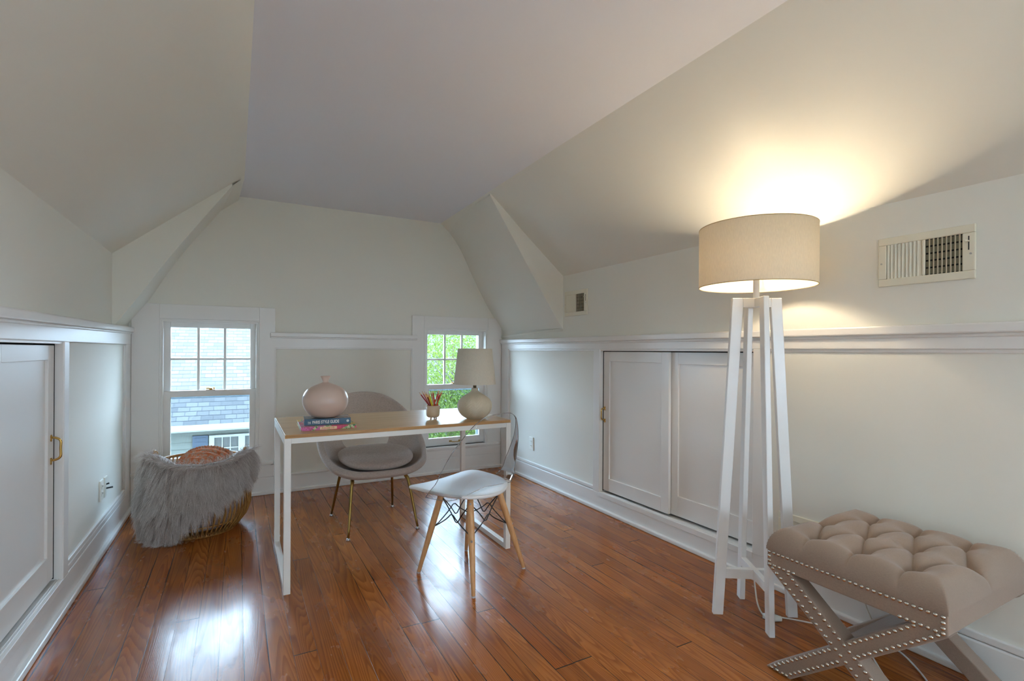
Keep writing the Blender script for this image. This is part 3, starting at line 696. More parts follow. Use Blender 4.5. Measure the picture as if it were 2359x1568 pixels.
m = MB(); m.lathe([(.0125, 1.375), (.0125, 1.475), (.019, 1.478), (.019, 1.495), (.014, 1.497), (.014, 1.535)], tuple(FC), 24); m.build('stem', M['white'], o, smooth=True)
SZ0, SZ1, SR = 1.436, 1.692, .236
m = MB(); m.lathe([(SR, SZ0), (SR, SZ1), (SR-.0025, SZ1), (SR-.0025, SZ0)], tuple(FC), 96, False, False); 
m.build('lamp_shade', M['shade'], o, smooth=True)
RIM = mat('tan shade piping', (186, 160, 112), .7)
for zz in (SZ0, SZ1):
    m = MB(); m.tube([FC+Vector(((SR-.001)*math.cos(a), (SR-.001)*math.sin(a), zz)) for a in np.linspace(0, 2*PI, 96, endpoint=False)], .0018, 6, closed=True); m.build('shade_rim', RIM, o, smooth=True)
m = MB()
for k in range(3):
    a = .5+k*2*PI/3; m.tube([FC+Vector((0, 0, 1.498)), FC+Vector(((SR-.003)*math.cos(a), (SR-.003)*math.sin(a), 1.498))], .002, 6)
m.build('shade_spider', M['white'], o)
bm_ = bpy.data.materials.new('lit bulb'); bm_.use_nodes = True; nt = bm_.node_tree; nt.nodes.remove(nt.nodes['Principled BSDF']); em = nt.nodes.new('ShaderNodeEmission'); em.inputs[0].default_value = (1, .80, .56, 1); em.inputs[1].default_value = 120; nt.links.new(em.outputs[0], nt.nodes['Material Output'].inputs[0])
m = MB(); m.lathe([(.013, 1.535), (.016, 1.55), (.028, 1.575), (.031, 1.592), (.026, 1.612), (.012, 1.622), (.002, 1.624)], tuple(FC), 24); m.build('bulb', bm_, o, smooth=True)
# cord with inline foot switch, trailing along the wall to the outlet behind the bench
M['cord'] = mat('clear white lamp cord', (216, 212, 200), .4)
cp = [(1.995, 1.425, .16), (1.99, 1.40, .05), (2.0, 1.36, .008), (2.06, 1.35, .006), (2.135, 1.26, .006), (2.17, 1.18, .012), (2.15, 1.06, .006), (2.02, .93, .005), (1.96, .86, .005), (2.0, .80, .005), (2.09, .82, .005), (2.2, .93, .008), (2.255, 1.05, .03), (2.272, 1.12, .14), (2.285, 1.10, .30), (2.30, 1.08, .36)]
m = MB(); m.tube(smooth_path(cp, 140), .0032, 8); m.build('cord', M['cord'], o, smooth=True)
m = MB(); m.tube([(2.0, 1.385, .012), (2.02, 1.35, .014), (2.045, 1.33, .012)], [.010, .016, .010], 12); m.build('foot_switch', M['plate'], o, smooth=True)

# ------------------------------------------------------------------ tufted bench
BX0, BX1, BY0, BY1 = 1.708, 2.262, .632, 1.168
o = tag(empty('tufted_bench', ((BX0+BX1)/2, (BY0+BY1)/2, 0)), 'beige tufted bench on crossed nailhead legs, beside the floor lamp', 'bench')
ZB0, ZB1 = .372, .425
m = MB(); m.box(BX0, BX1, BY0, BY1, ZB0, ZB1+.012); m.build('apron', M['bench_fabric'], o, bevel=.006, seg=3)
cy = .9; row1 = [(1.805, cy+k*.143) for k in (-1, 0, 1)]; row2 = [(1.985, cy+(k+.5)*.143) for k in (-2, -1, 0, 1)]; row3 = [(2.165, cy+k*.143) for k in (-1, 0, 1)]
dim = row1+row2+row3
seg = []
for r0, r1 in ((row1, row2), (row3, row2)):
    for a in r0:
        for b in r1:
            if abs(a[1]-b[1]) < .09: seg.append((a, b))
for x, y in row1: seg.append(((x, y), (BX0, y)))
for x, y in row3: seg.append(((x, y), (BX1, y)))
for x, y in (row2[0],): seg.append(((x, y), (x, BY0)))
for x, y in (row2[-1],): seg.append(((x, y), (x, BY1)))
def axis(a, b, n, r=.055):
    e = r*(1-np.cos(np.linspace(0, PI/2, 12))); return np.concatenate([a+e, np.linspace(a+r, b-r, n)[1:-1], (b-e)[::-1]])
xs = axis(BX0-.002, BX1+.002, 150); ys = axis(BY0-.002, BY1+.002, 146)
GX, GY = np.meshgrid(xs, ys, indexing='ij')
dd = np.min([np.hypot(GX-a, GY-b) for a, b in dim], 0)
ds = np.full(GX.shape, 9.)
for (ax_, ay), (bx_, by) in seg:
    ux, uy = bx_-ax_, by-ay; t = np.clip(((GX-ax_)*ux+(GY-ay)*uy)/(ux*ux+uy*uy), 0, 1); ds = np.minimum(ds, np.hypot(GX-ax_-t*ux, GY-ay-t*uy))
e = np.minimum(np.minimum(GX-xs[0], xs[-1]-GX), np.minimum(GY-ys[0], ys[-1]-GY)); r = .055
ed = np.where(e < r, np.sqrt(np.maximum(0, 1-((r-e)/r)**2)), 1.)
puff = 1-.56*np.exp(-(dd/.026)**1.25)-.12*np.exp(-dd/.055)-.17*np.exp(-(ds/.0055)**1.0)-.07*np.exp(-(ds/.022)**1.5)
puff += .08*np.clip(1-e/.12, 0, 1)*0
fold = .012*np.sin(np.arctan2(GY-.9, GX-1.985)*9)*np.exp(-dd/.05)
Zt = ZB1+.006+(.080*(puff+fold)+.004)*ed
m = MB(); m.grid([[(GX[i, j], GY[i, j], Zt[i, j]) for j in range(GX.shape[1])] for i in range(GX.shape[0])])
ring = [(xs[0], ys[0]), (xs[-1], ys[0]), (xs[-1], ys[-1]), (xs[0], ys[-1])]
m.build('tufted_cushion', M['bench_fabric'], o, smooth=True)
# crossed legs: frames in planes X = BX0 and X = BX1
LT = .062
def xleg(m, x0, x1, ya, za, yb, zb, w=.058):        # slanted board in a plane of constant X, cut flat at top and floor
    d_ = Vector((0, yb-ya, zb-za)).normalized(); hw = w/2/abs(d_.z)   # horizontal half-width
    m.prism([(x0, ya-hw, za), (x0, ya+hw, za), (x0, yb+hw, zb), (x0, yb-hw, zb)], (x1-x0, 0, 0))
yA, yB_ = BY1-.042, BY0+.042
for x0, x1 in ((BX0, BX0+LT), (BX1-LT, BX1)):
    m = MB(); xleg(m, x0, x1, yB_, 0, yA, ZB0+.002); m.build('leg', M['bench_fabric'], o, bevel=.004)
    m = MB(); xleg(m, x0+.0015, x1-.0015, yA, 0, yB_, ZB0+.002); m.build('leg', M['bench_fabric'], o, bevel=.004)
m = MB(); m.box(BX0+LT, BX1-LT, .9-.03, .9+.03, ZB0/2-.03, ZB0/2+.03); m.build('stretcher', M['bench_fabric'], o, bevel=.006)
# nailheads on the front face
nb = MB(); nb.lathe([(.0001, -.0042), (.0035, -.0036), (.0056, -.0018), (.0064, 0)], (0, 0, 0), 12, False, False)
nm = nb.build('nailhead', M['nail'], o, smooth=True); nm_me = nm.data
for v in nm_me.vertices: v.co = Vector((v.co.z, v.co.y, v.co.x))
nails = []
for y in np.linspace(BY0+.012, BY1-.010, 31): nails.append((y, ZB1-.002))
for z in (.4075, .392): nails += [(BY0+.012, z), (BY1-.010, z)]
nails += [(y, ZB0+.006) for y in np.linspace(BY0+.012, BY0+.115, 7)]+[(y, ZB0+.006) for y in np.linspace(BY1-.012, BY1-.10, 6)]
Hn = ZB0
for (ya, yb) in ((yA, yB_), (yB_, yA)):
    d_ = Vector((yb-ya, Hn)).normalized(); hw = .058/2/abs(d_.y)-.011/abs(d_.y)
    for s in (-1, 1):
        n = 29
        for k in range(n):
            t = (k+.35)/n; y = ya+(yb-ya)*t+s*hw; z = Hn*t
            if ya > yb:                              # rear-lying leg is interrupted where the other crosses
                yc_ = yB_+(yA-yB_)*(z/Hn)
                if abs(y-yc_) < .026/abs(d_.y)*1.1: continue
            if z < ZB0-.004: nails.append((y, z+.004))
for q in np.linspace(-.02, .02, 3): nails.append((yA+q, .008)); 
def cd(p):                                            # distance from the camera orders which show largest
    return (Vector((BX0, p[0], p[1]))-Vector((0, 0, H))).length
nails.sort(key=cd)
first = True
for y, z in nails[:100]:
    if first: q = nm; first = False
    else: q = nm.copy(); C.objects.link(q); q.parent = o
    q.matrix_parent_inverse = Matrix.Translation(o.location).inverted(); q.location = (BX0, y, z)
m = MB()
for y, z in nails[100:]:
    n0 = len(m.v); m.add([(v.co.x+BX0, v.co.y+y, v.co.z+z) for v in nm_me.vertices], [tuple(p.vertices) for p in nm_me.polygons])
q = m.build('nailhead_row', M['nail'], o, smooth=True); q['kind'] = 'stuff'

# ------------------------------------------------------------------ upholstered chair behind the desk
HX = .808
o = tag(empty('upholstered_chair', (HX, 3.40, 0)), 'taupe upholstered chair with an open back and gold legs, behind the desk', 'chair')
OUT = [(0, 3.075, .395), (.16, 3.085, .40), (.268, 3.17, .425), (.322, 3.31, .475), (.334, 3.45, .56), (.30, 3.60, .685), (.175, 3.735, .805), (0, 3.775, .842)]
MID = [(0, 3.33, .350), (.15, 3.34, .355), (.235, 3.40, .385), (.272, 3.50, .445), (.282, 3.58, .535), (.24, 3.68, .635), (.14, 3.75, .712), (0, 3.772, .735)]
HOL = [(0, 3.60, .435), (.09, 3.605, .44), (.14, 3.62, .463), (.163, 3.64, .50), (.167, 3.66, .54), (.14, 3.675, .585), (.08, 3.685, .612), (0, 3.69, .62)]
def half(P, n): 
    P = [np.array(p, float) for p in P]; ext = [P[1]*[-1, 1, 1]]+P+[P[-2]*[-1, 1, 1]]
    return [catmull(ext, 1+t) for t in np.linspace(0, len(P)-1, n)]
nh = 29; rows = []
for a, b, c in zip(half(OUT, nh), half(MID, nh), half(HOL, nh)):
    row = []
    for t in np.linspace(0, 1, 13):
        p = a*(1-t)*(1-2*t)+b*4*t*(1-t)+c*t*(2*t-1) ; row.append(p)
    rows.append(row)
full = rows+[[p*[-1, 1, 1] for p in r] for r in rows[-2:0:-1]]
m = MB(); m.grid([[(HX+p[0], p[1], p[2]) for p in r] for r in full], True)
sh = m.build('shell', M['chair_fabric'], o, smooth=True, solid=.042, soff=0, subsurf=1)
bv = sh.modifiers.new('round', 'BEVEL'); bv.width = .012; bv.segments = 3; bv.limit_method = 'ANGLE'; bv.angle_limit = 1.; sh.modifiers.move(2, 1)
# seat cushion: soft lens-like pad
P = []
for i in range(48):
    a = 2*PI*i/48; row = []
    for k in range(17):
        t = PI*k/16; rr = math.sin(t)**.62; x = .238*rr*math.copysign(abs(math.cos(a))**.86, math.cos(a)); y = .235*rr*math.copysign(abs(math.sin(a))**.86, math.sin(a))
        z = -.045*math.copysign(abs(math.cos(t))**.85, math.cos(t)); row.append((HX+x, 3.345+y, .447+z+.16*y*.55+.10*(x/.24)**2*.12))
    P.append(row)
m = MB(); m.grid(P, True); m.build('seat_cushion', M['chair_fabric'], o, smooth=True, subsurf=1)
for (fx_, fy_), (tx, ty) in (((.594, 3.130), (.645, 3.235)), ((1.028, 3.136), (.955, 3.24)), ((.578, 3.651), (.655, 3.52)), ((1.007, 3.656), (.96, 3.52))):
    tz = .345; kx, ky = fx_+(tx-fx_)*.62, fy_+(ty-fy_)*.62
    pts = [(fx_, fy_, .012), (fx_+(kx-fx_)*.9, fy_+(ky-fy_)*.9, .285), (kx+(tx-kx)*.25, ky+(ty-ky)*.25, .325), (tx, ty, tz), (HX+(tx-HX)*.45, 3.38+(ty-3.38)*.45, tz-.004)]
    q = smooth_path(pts, 26); m = MB(); m.tube(q, [.0075+.0045*min(1, i/12) for i in range(26)], 12); lg = m.build('leg', M['gold'], o, smooth=True)
    m = MB(); m.lathe([(.0115, 0), (.0125, .004), (.0095, .012), (.007, .016)], (fx_, fy_, 0), 16); m.build('foot_glide', M['steel'], o, smooth=True)

# ------------------------------------------------------------------ clear-backed chair in front of the desk
EO = Vector((1.075, 2.403, 0)); EF = Vector((-.393, .92, 0)).normalized(); ER = Vector((EF.y, -EF.x, 0))
def E3(r, fr, z): return tuple(EO+ER*r+EF*fr+Vector((0, 0, z)))
o = tag(empty('clear_back_chair', tuple(EO)), 'clear acrylic-backed chair with white seat and wooden dowel legs', 'chair')
outl = [(-.185, .250), (-.10, .258), (0, .262), (.10, .258), (.185, .250), (.228, .215), (.236, .15), (.232, .08), (.222, 0), (.195, -.07), (.150, -.125), (.08, -.158), (0, -.17), (-.08, -.158), (-.150, -.125), (-.195, -.07), (-.222, 0), (-.232, .08), (-.236, .15), (-.228, .215)]
q = [np.array((*p, 0.)) for p in outl]; q = [q[-1]]+q+[q[0], q[1]]
ol = [catmull(q, 1+t) for t in np.linspace(0, len(outl), 96, endpoint=False)]
def seatz(r, fr):
    z = .449-.030*math.exp(-((r/.16)**2)-(((fr-.0)/.17)**2)) + .012*(r/.23)**2
    if fr > .16: z -= .10*(fr-.16)**1.3*2.2
    return z
rows_t, rows_b = [], []
for p in ol:
    row = []
    for t in (0., .15, .3, .45, .6, .75, .87, .95, 1.):
        r_0, f_0 = p[0]*t, .045+(p[1]-.045)*t; row.append(E3(r_0, f_0, seatz(r_0, f_0)))
    for t, dz in ((1.012, -.006), (1.008, -.014), (.985, -.018), (.9, -.018), (.7, -.018), (.4, -.018), (0., -.018)):
        r_0, f_0 = p[0]*t, .045+(p[1]-.045)*t; row.append(E3(r_0, f_0, seatz(p[0]*min(t, 1), .045+(p[1]-.045)*min(t, 1))+dz))
    rows_t.append(row)
M['seat_white'] = mat('matte white plastic', (236, 238, 240), .48)
m = MB(); m.grid(rows_t, True); m.build('seat', M['seat_white'], o, smooth=True, subsurf=1)
# bent clear shell: U-shaped plan at each height, shrinking to the top rim
rimL = [np.array(p, float) for p in ((-.252, .070, .428), (-.264, .025, .47), (-.256, -.008, .51), (-.250, -.027, .55), (-.245, -.050, .59), (-.239, -.072, .63), (-.229, -.096, .67), (-.212, -.120, .71), (-.191, -.143, .75), (-.162, -.166, .79), (-.128, -.181, .815), (-.085, -.191, .831), (-.03, -.196, .836))]
nR = len(rimL)-1; US = []
for t in np.linspace(0, nR, 52):
    l = catmull(rimL, t); k = min(1., max(0., (l[2]-.43)/.40))
    cy_ = -.092-.108*k; c = np.array((0, cy_, l[2]+(.026-.026*k)))
    cw = abs(l[0])*(1.03-.02*k); cyv = cy_-.022*(1-k)
    cor = np.array((-cw, min(l[1], cyv), l[2]*.7+c[2]*.3)); hf = []
    for q in np.linspace(0, 1, 25):                  # rational corner: straight side, tight bend, gently bowed back
        w0, w1, w2 = (1-q)**2, 2*q*(1-q)*(3.2-1.6*k), q*q; hf.append((l*w0+cor*w1+c*w2)/(w0+w1+w2))
    US.append(hf+[p*[-1, 1, 1] for p in hf[-2::-1]])
m = MB(); m.grid([[E3(*p) for p in row] for row in US])
shl = m.build('clear_shell', M['acrylic'], o, smooth=True)
edge = [row[0] for row in US]+US[-1][1:-1]+[row[-1] for row in US[::-1]]+US[0][-2:0:-1]
m = MB(); m.tube([E3(*p) for p in edge], .0017, 6, closed=True); m.build('shell_edge', M['acrylic_edge'], o, smooth=True)
legs = [(-.183, .195), (-.198, -.202), (.199, -.196), (.181, .203)]
tops = [(-.112, .100), (-.108, -.095), (.108, -.095), (.112, .100)]
M['rubber'] = mat('clear rubber foot', (196, 196, 196), .3)
def lerp(a, b, t): return tuple(np.array(a)*(1-t)+np.array(b)*t)
for (a, b), (c, e_) in zip(legs, tops):
    p0, p1 = np.array(E3(a, b, .006)), np.array(E3(c, e_, .418)); m = MB(); m.tube([lerp(p0, p1, t) for t in (0, .3, .6, .9, 1)], [.0095, .0135, .0165, .0165, .015], 18); lg = m.build('leg', M['beech'], o, smooth=True, bevel=.002)
    m = MB(); m.tube([(p0[0], p0[1], 0), (p0[0], p0[1], .007)], .0095, 14); m.build('rubber_foot', M['rubber'], o)
    ax_ = Vector((p1-p0)).normalized()
    for t in (.56, .955):                            # bolt heads facing outward
        pc = Vector(lerp(p0, p1, t)); outv = Vector((*(pc-EO).xy, 0)).normalized(); m = MB(); m.tube([pc+outv*.013, pc+outv*.0185], .0055, 12); m.build('bolt', M['steel'], o)
for k in range(4):
    a0, a1 = np.array(E3(*legs[k], 0)), np.array(E3(*tops[k], .418)); b0, b1 = np.array(E3(*legs[(k+1) % 4], 0)), np.array(E3(*tops[(k+1) % 4], .418))
    def at(s0, s1, h): 
        t = h/.418; return np.array(lerp(s0, s1, t))
    inn = Vector((*(EO.xy-Vector(((a0+b0+a1+b1)/4)[:2])), 0)).normalized()
    for hz, zs, off in ((.398, ((.10, .376), (.30, .330), (.41, .300), (.46, .286), (.50, .283), (.54, .286), (.59, .300), (.70, .330), (.90, .376)), .004),
                        (.236, ((.10, .252), (.30, .286), (.41, .309), (.46, .322), (.50, .325), (.54, .322), (.59, .309), (.70, .286), (.90, .252)), .013)):
        e0, e1 = at(a0, a1, hz), at(b0, b1, hz); sh_ = .03 if hz > .3 else -.03
        pts = [tuple(e0)]+[tuple(np.array((*(e0*(1-u_)+e1*u_)[:2], z_))+np.array((inn.x*off, inn.y*off, 0))) for u_, z_ in [(u_+sh_*(1-abs(2*u_-1)), z_) for u_, z_ in zs]]+[tuple(e1)]
        m = MB(); m.tube(smooth_path(pts, 64), .0029, 8); m.build('wire_brace', M['wire'], o, smooth=True)

# ------------------------------------------------------------------ rattan basket
BC = Vector((-.203, 3.785, 0))
o = tag(empty('rattan_basket', tuple(BC)), 'round open-weave rattan basket on the floor under the left window', 'basket')
def brad(z): return float(np.interp(z, [0, .03, .08, .14, .2, .28, .38, .45], [.205, .222, .262, .284, .287, .278, .258, .245]))
def bpt(a, z, dr=0.): r = brad(z)+dr; return (BC.x+r*math.cos(a), BC.y+r*math.sin(a), z)
m = MB(); m.lathe([(.2, 0), (.207, .0), (.213, .012), (.208, .024), (.2, .024)], tuple(BC), 72); m.build('base_ring', M['rattan'], o, smooth=True)
m = MB(); nr = 58
for k in range(nr):
    a = 2*PI*k/nr
    for s in (-1, 1):
        m.tube([bpt(a+s*(.012+.05*math.sin(z/.45*PI*2.0)), z, .004*s) for z in np.linspace(.012, .448, 14)], .0038, 6)
m.build('cane_ribs', M['rattan'], o, smooth=True)
for z, rr in ((.075, .0045), (.265, .0045), (.445, .009)):
    m = MB(); m.tube([bpt(a, z, -.004) for a in np.linspace(0, 2*PI, 72, endpoint=False)], rr, 8, closed=True); m.build('hoop', M['rattan'], o, smooth=True)
for a in (math.atan2(.065, -.23), math.atan2(-.05, .225)):
    m = MB(); pts = smooth_path([bpt(a-.16, .40, .01), bpt(a-.13, .475, .012), bpt(a-.03, .502, .012), bpt(a+.03, .502, .012), bpt(a+.13, .475, .012), bpt(a+.16, .40, .01)], 24); m.tube(pts, .0075, 8); m.build('handle', M['rattan'], o, smooth=True)
m = MB(); m.lathe([(.17, .03), (.215, .05), (.24, .10), (.255, .16), (.252, .25), (.238, .34), (.215, .40), (.10, .425), (.0, .43)], tuple(BC), 48, True, False)
li = m.build('cloth_lining', fabric('grey lilac cloth', (190, 176, 172), (166, 152, 148), 200), o, smooth=True)
# orange knitted blanket folded inside
def knit():
    m = mat('rust knit yarn', (206, 122, 82), .9, spec=.1); g = N(m); n = g.noise(g.coord(), 55., 2.).outputs[0]
    g.link(g.ramp(n, [(.36, (206, 112, 72)), (.50, (200, 140, 108)), (.62, (188, 156, 138))]), g.b.inputs['Base Color']); g.bump(g.noise(g.coord(), 420., 2.).outputs[0], .6, .003); return m
kb = tag(empty('knitted_blanket', (BC.x, BC.y, .40)), 'rust and tan chunky knitted blanket folded inside the rattan basket', 'blanket')
KM = knit()
def arch(cx, cyv, cz, w, h, n, y2=0.): return [(cx+w*math.cos(a), cyv+y2*math.cos(a), cz+h*math.sin(a)) for a in np.linspace(PI, 0, n)]
vx = Vector((.877, -.48, 0))
for dep, w, h, br, nm_ in ((.10, .185, .105, .011, 'back_fold'), (.055, .165, .092, .010, 'middle_fold'), (-.01, .115, .070, .011, 'front_fold')):
    base = BC+Vector((.0, 0, .398))+Vector((.48, .877, 0))*dep
    m = MB()
    for row in range(3):
        hh = 1-.09*row; nn = 30
        for a in np.linspace(.02, PI-.02, nn):
            p = base-vx*(w*hh*math.cos(a))+Vector((0, 0, h*hh*math.sin(a)))+Vector((.48, .877, 0))*(-.016*row)
            m.sphere(p, br*(1 if row < 2 else .85), 7, 5)
    pr = [tuple(base-vx*(w*math.cos(a)*.97)+Vector((0, 0, h*math.sin(a)*.97))) for a in np.linspace(0, PI, 22)]
    m.prism(pr, tuple(Vector((-.48, -.877, 0))*.055))
    m.build(nm_, KM, kb, smooth=True)

# ------------------------------------------------------------------ faux fur throw over the basket
M['hide'] = mat('fur backing', (168, 156, 148), .95)
def fur_mat():
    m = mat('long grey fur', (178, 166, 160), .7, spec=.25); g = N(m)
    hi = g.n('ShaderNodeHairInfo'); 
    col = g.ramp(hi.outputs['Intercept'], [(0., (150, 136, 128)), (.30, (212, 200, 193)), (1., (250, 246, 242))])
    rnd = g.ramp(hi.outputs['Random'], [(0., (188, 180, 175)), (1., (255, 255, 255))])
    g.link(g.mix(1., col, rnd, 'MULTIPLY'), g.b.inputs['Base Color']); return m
a0 = math.atan2(-(BC.y), -(BC.x))                    # towards the camera
nA, nT = 90, 26
def lowz(s):                                         # s from 0 (left) to 1 (right), lower hem height
    return float(np.interp(s, [0, .36, .42, .505, .60, .67, .80, .92, 1.], [.035, .035, .085, .16, .225, .27, .32, .37, .41]))
def topz(s): return float(np.interp(s, [0, .12, .26, .40, .55, .70, .86, 1.], [.475, .500, .496, .462, .450, .462, .488, .480]))
def fur_point(s, t):                                 # t 0 inside the rim .. 1 at the hem
    a = a0-math.radians(np.interp(s, [0, 1], [110, -94]))
    zl = lowz(s)
    if t < .22:
        k = t/.22; dp = .075+.06*max(0, 1-abs(s-.14)/.16)+.05*max(0, 1-abs(s-.9)/.14); r = brad(.45)-dp+(dp+.015)*k; z = .40+(topz(s)-.40)*math.sin(k*PI*.5)
    else:
        k = (t-.22)/.78; z = topz(s)-(topz(s)-zl)*k**1.15
        left = max(0., 1-s/.42); r = max(brad(min(.45, z)), brad(.2)*(.93+.02*left))+.012+.008*left*min(1, k*1.6)
    fold = .030*math.exp(-((s-.235)/.028)**2)*(1 if t > .25 else .4)
    fold2 = .014*math.sin(s*21+t*2)*min(1, t*1.5)
    r = r-fold+fold2*.6
    if s > .86: r += .012*(s-.86)/.14
    return np.array((BC.x+r*math.cos(a), BC.y+r*math.sin(a), z))
G_ = [[fur_point(i/(nA-1), j/(nT-1)) for j in range(nT)] for i in range(nA)]
m = MB(); m.grid(G_)
fur = m.build('fur_throw', M['hide'], smooth=True, solid=.008, soff=1)
tag(fur, 'shaggy grey faux fur throw draped over the front of the rattan basket', 'throw')
NH = 42000; NP = 7
S = RNG.random(NH); T = RNG.random(NH)**.9
pts = np.zeros((NH, NP, 3), np.float32); rad = np.zeros((NH, NP), np.float32)
clx = RNG.random((520, 2)); 
for i in range(NH):
    s, t = S[i], T[i]; p = fur_point(s, t); ps = fur_point(min(1, s+.01), t)-fur_point(max(0, s-.01), t); pt = fur_point(s, min(1, t+.01))-fur_point(s, max(0, t-.01))
    n = np.cross(ps, pt); n /= np.linalg.norm(n)+1e-9
    outw = p[:2]-np.array(BC[:2]); 
    if n[0]*outw[0]+n[1]*outw[1]+(.02 if t < .22 else 0)*n[2] < 0: n = -n
    dn = pt/(np.linalg.norm(pt)+1e-9); side = ps/(np.linalg.norm(ps)+1e-9)
    ck = np.argmin((clx[:, 0]-s)**2*9+(clx[:, 1]-t)**2)   # tuft centre pulls tips together
    tgt = fur_point(*clx[ck])
    L_ = (.046+.030*RNG.random())*(1 if t > .3 else .8); swirl = .35*math.sin(s*9+t*4)+.45*(s-.5)
    if t < .22: d0 = n*.62+np.array((0, 0, .08))+side*RNG.normal(0, .35)
    else: d0 = n*.50+dn*.62+side*(swirl*.6+.35*math.sin(ck*7.3))
    d0 = d0+RNG.normal(0, .16, 3); d0 /= np.linalg.norm(d0)
    for k in range(NP):
        q_ = k/(NP-1); pos_ = p+d0*L_*q_+dn*L_*.45*q_*q_*(1 if t > .22 else .2)+np.array((0, 0, -1))*L_*.18*q_*q_
        pos_ = pos_+(tgt-p)*.80*q_**1.5*min(1, .034/(np.linalg.norm(tgt-p)+1e-6))
        if pos_[2] < .004: pos_[2] = .004+.002*RNG.random()
        pts[i, k] = pos_; rad[i, k] = .00085*(1-.8*q_)
hc = bpy.data.hair_curves.new('fur_pile'); hc.add_curves([NP]*NH)
hc.attributes['position'].data.foreach_set('vector', (pts-np.array(fur.location, np.float32)).reshape(-1))
ra = hc.attributes.get('radius') or hc.attributes.new('radius', 'FLOAT', 'POINT'); ra.data.foreach_set('value', rad.reshape(-1))
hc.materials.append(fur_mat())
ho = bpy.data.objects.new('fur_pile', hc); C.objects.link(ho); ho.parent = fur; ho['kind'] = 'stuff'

# ------------------------------------------------------------------ outside the windows
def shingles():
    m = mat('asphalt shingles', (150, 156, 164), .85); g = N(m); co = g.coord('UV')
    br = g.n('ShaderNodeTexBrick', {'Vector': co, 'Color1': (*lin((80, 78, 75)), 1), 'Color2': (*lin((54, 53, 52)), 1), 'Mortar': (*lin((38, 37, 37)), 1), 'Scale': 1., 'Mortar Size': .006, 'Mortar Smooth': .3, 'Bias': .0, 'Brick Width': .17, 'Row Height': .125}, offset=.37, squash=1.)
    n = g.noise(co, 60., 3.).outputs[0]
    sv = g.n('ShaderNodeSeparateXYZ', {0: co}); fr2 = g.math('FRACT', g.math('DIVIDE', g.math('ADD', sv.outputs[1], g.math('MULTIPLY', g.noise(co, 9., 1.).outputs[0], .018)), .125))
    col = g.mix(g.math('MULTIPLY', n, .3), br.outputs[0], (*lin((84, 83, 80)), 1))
    g.link(g.mix(g.math('LESS_THAN', fr2, .14), col, (*lin((30, 30, 31)), 1)), g.b.inputs['Base Color']); return m  # dark line along each course is its shadow, painted in
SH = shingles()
hs = tag(empty('neighbor_house', (0, 10, -4)), 'grey shingle-roofed house with pale siding outside the left window', 'house')
EY, EZ, RY_, RZ = 9.5, -.075, 12.3, 1.60
m = MB(); hx0, hx1 = -5., 6.
m.prism([(hx0, EY, EZ), (hx0, RY_, RZ), (hx0, RY_+2.8, EZ), (hx0, RY_+2.8, EZ-.06), (hx0, RY_, RZ-.07), (hx0, EY, EZ-.06)], (hx1-hx0, 0, 0))
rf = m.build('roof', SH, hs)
uv = rf.data.uv_layers.new(name='UVMap')
for l in rf.data.loops:
    c_ = rf.data.vertices[l.vertex_index].co; uv.data[l.index].uv = (c_.x, math.hypot(c_.y-EY, c_.z-EZ))
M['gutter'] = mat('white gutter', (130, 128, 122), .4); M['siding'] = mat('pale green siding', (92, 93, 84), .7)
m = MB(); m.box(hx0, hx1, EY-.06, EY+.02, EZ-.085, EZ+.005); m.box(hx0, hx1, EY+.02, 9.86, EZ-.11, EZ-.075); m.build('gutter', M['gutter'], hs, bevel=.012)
m = MB()
z = EZ-.09
while z > -4.:
    m.hexa([(hx0+.3, 9.815, z-.11), (hx1-.3, 9.815, z-.11), (hx1-.3, 10., z-.11), (hx0+.3, 10., z-.11)], [(hx0+.3, 9.85, z), (hx1-.3, 9.85, z), (hx1-.3, 10., z), (hx0+.3, 10., z)]); z -= .11
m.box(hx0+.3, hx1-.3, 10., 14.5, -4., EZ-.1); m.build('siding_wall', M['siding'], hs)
M['hglass'] = mat('house window glass', (62, 60, 54), .4); M['shutter'] = mat('slate blue shutter', (44, 54, 66), .6)
for wx in (-.40, 2.6):
    m = MB(); 
    for a_, b_ in ((wx, wx+.075), (wx+.43, wx+.53), (wx+.96, wx+1.03)): m.box(a_, b_, 9.78, 9.86, -1.4, -.30)
    m.box(wx, wx+1.03, 9.772, 9.865, -.335, -.295); m.box(wx, wx+1.03, 9.772, 9.865, -1.42, -1.36)
    for xx in (wx+.19, wx+.31, wx+.64, wx+.76): m.box(xx-.007, xx+.007, 9.797, 9.832, -1.4, -.31)
    for zz in (-.52, -.72, -.92, -1.12): m.box(wx+.05, wx+1., 9.80, 9.83, zz-.008, zz+.008)
    wf = m.build('window_frame', M['gutter'], hs)
    m = MB(); m.box(wx+.04, wx+1., 9.815, 9.822, -1.4, -.31); m.build('window_glass', M['hglass'], hs)
    m = MB(); m.box(wx-.235, wx-.015, 9.79, 9.84, -1.4, -.29)
    for k in range(14): m.box(wx-.205, wx-.045, 9.782, 9.795, -.36-k*.07, -.325-k*.07)
    m.build('shutter', M['shutter'], hs)
m = MB(); m.box(-40, 40, YB+.5, 60, -4.3, -4.0); m.box(-40, 40, -60, YR-.5, -4.3, -4.)
gm = mat('lawn', (108, 138, 70), .9); g = N(gm); g.link(g.ramp(g.noise(g.coord(), 3., 4.).outputs[0], [(.35, (46, 62, 30)), (.65, (76, 92, 50))]), g.b.inputs['Base Color'])
struct(m.build('ground', gm), 'green lawn far below outside the windows', 'ground')
m = MB(); m.box(-14, 16, YB+.55, 9.75, -4.0, -3.97)  # unseen pale slab added to bounce skylight up through the windows
struct(m.build('ground_bounce', mat('pale concrete', (212, 214, 216), .9)), 'added pale driveway far below the windows, bouncing skylight upward', 'driveway')
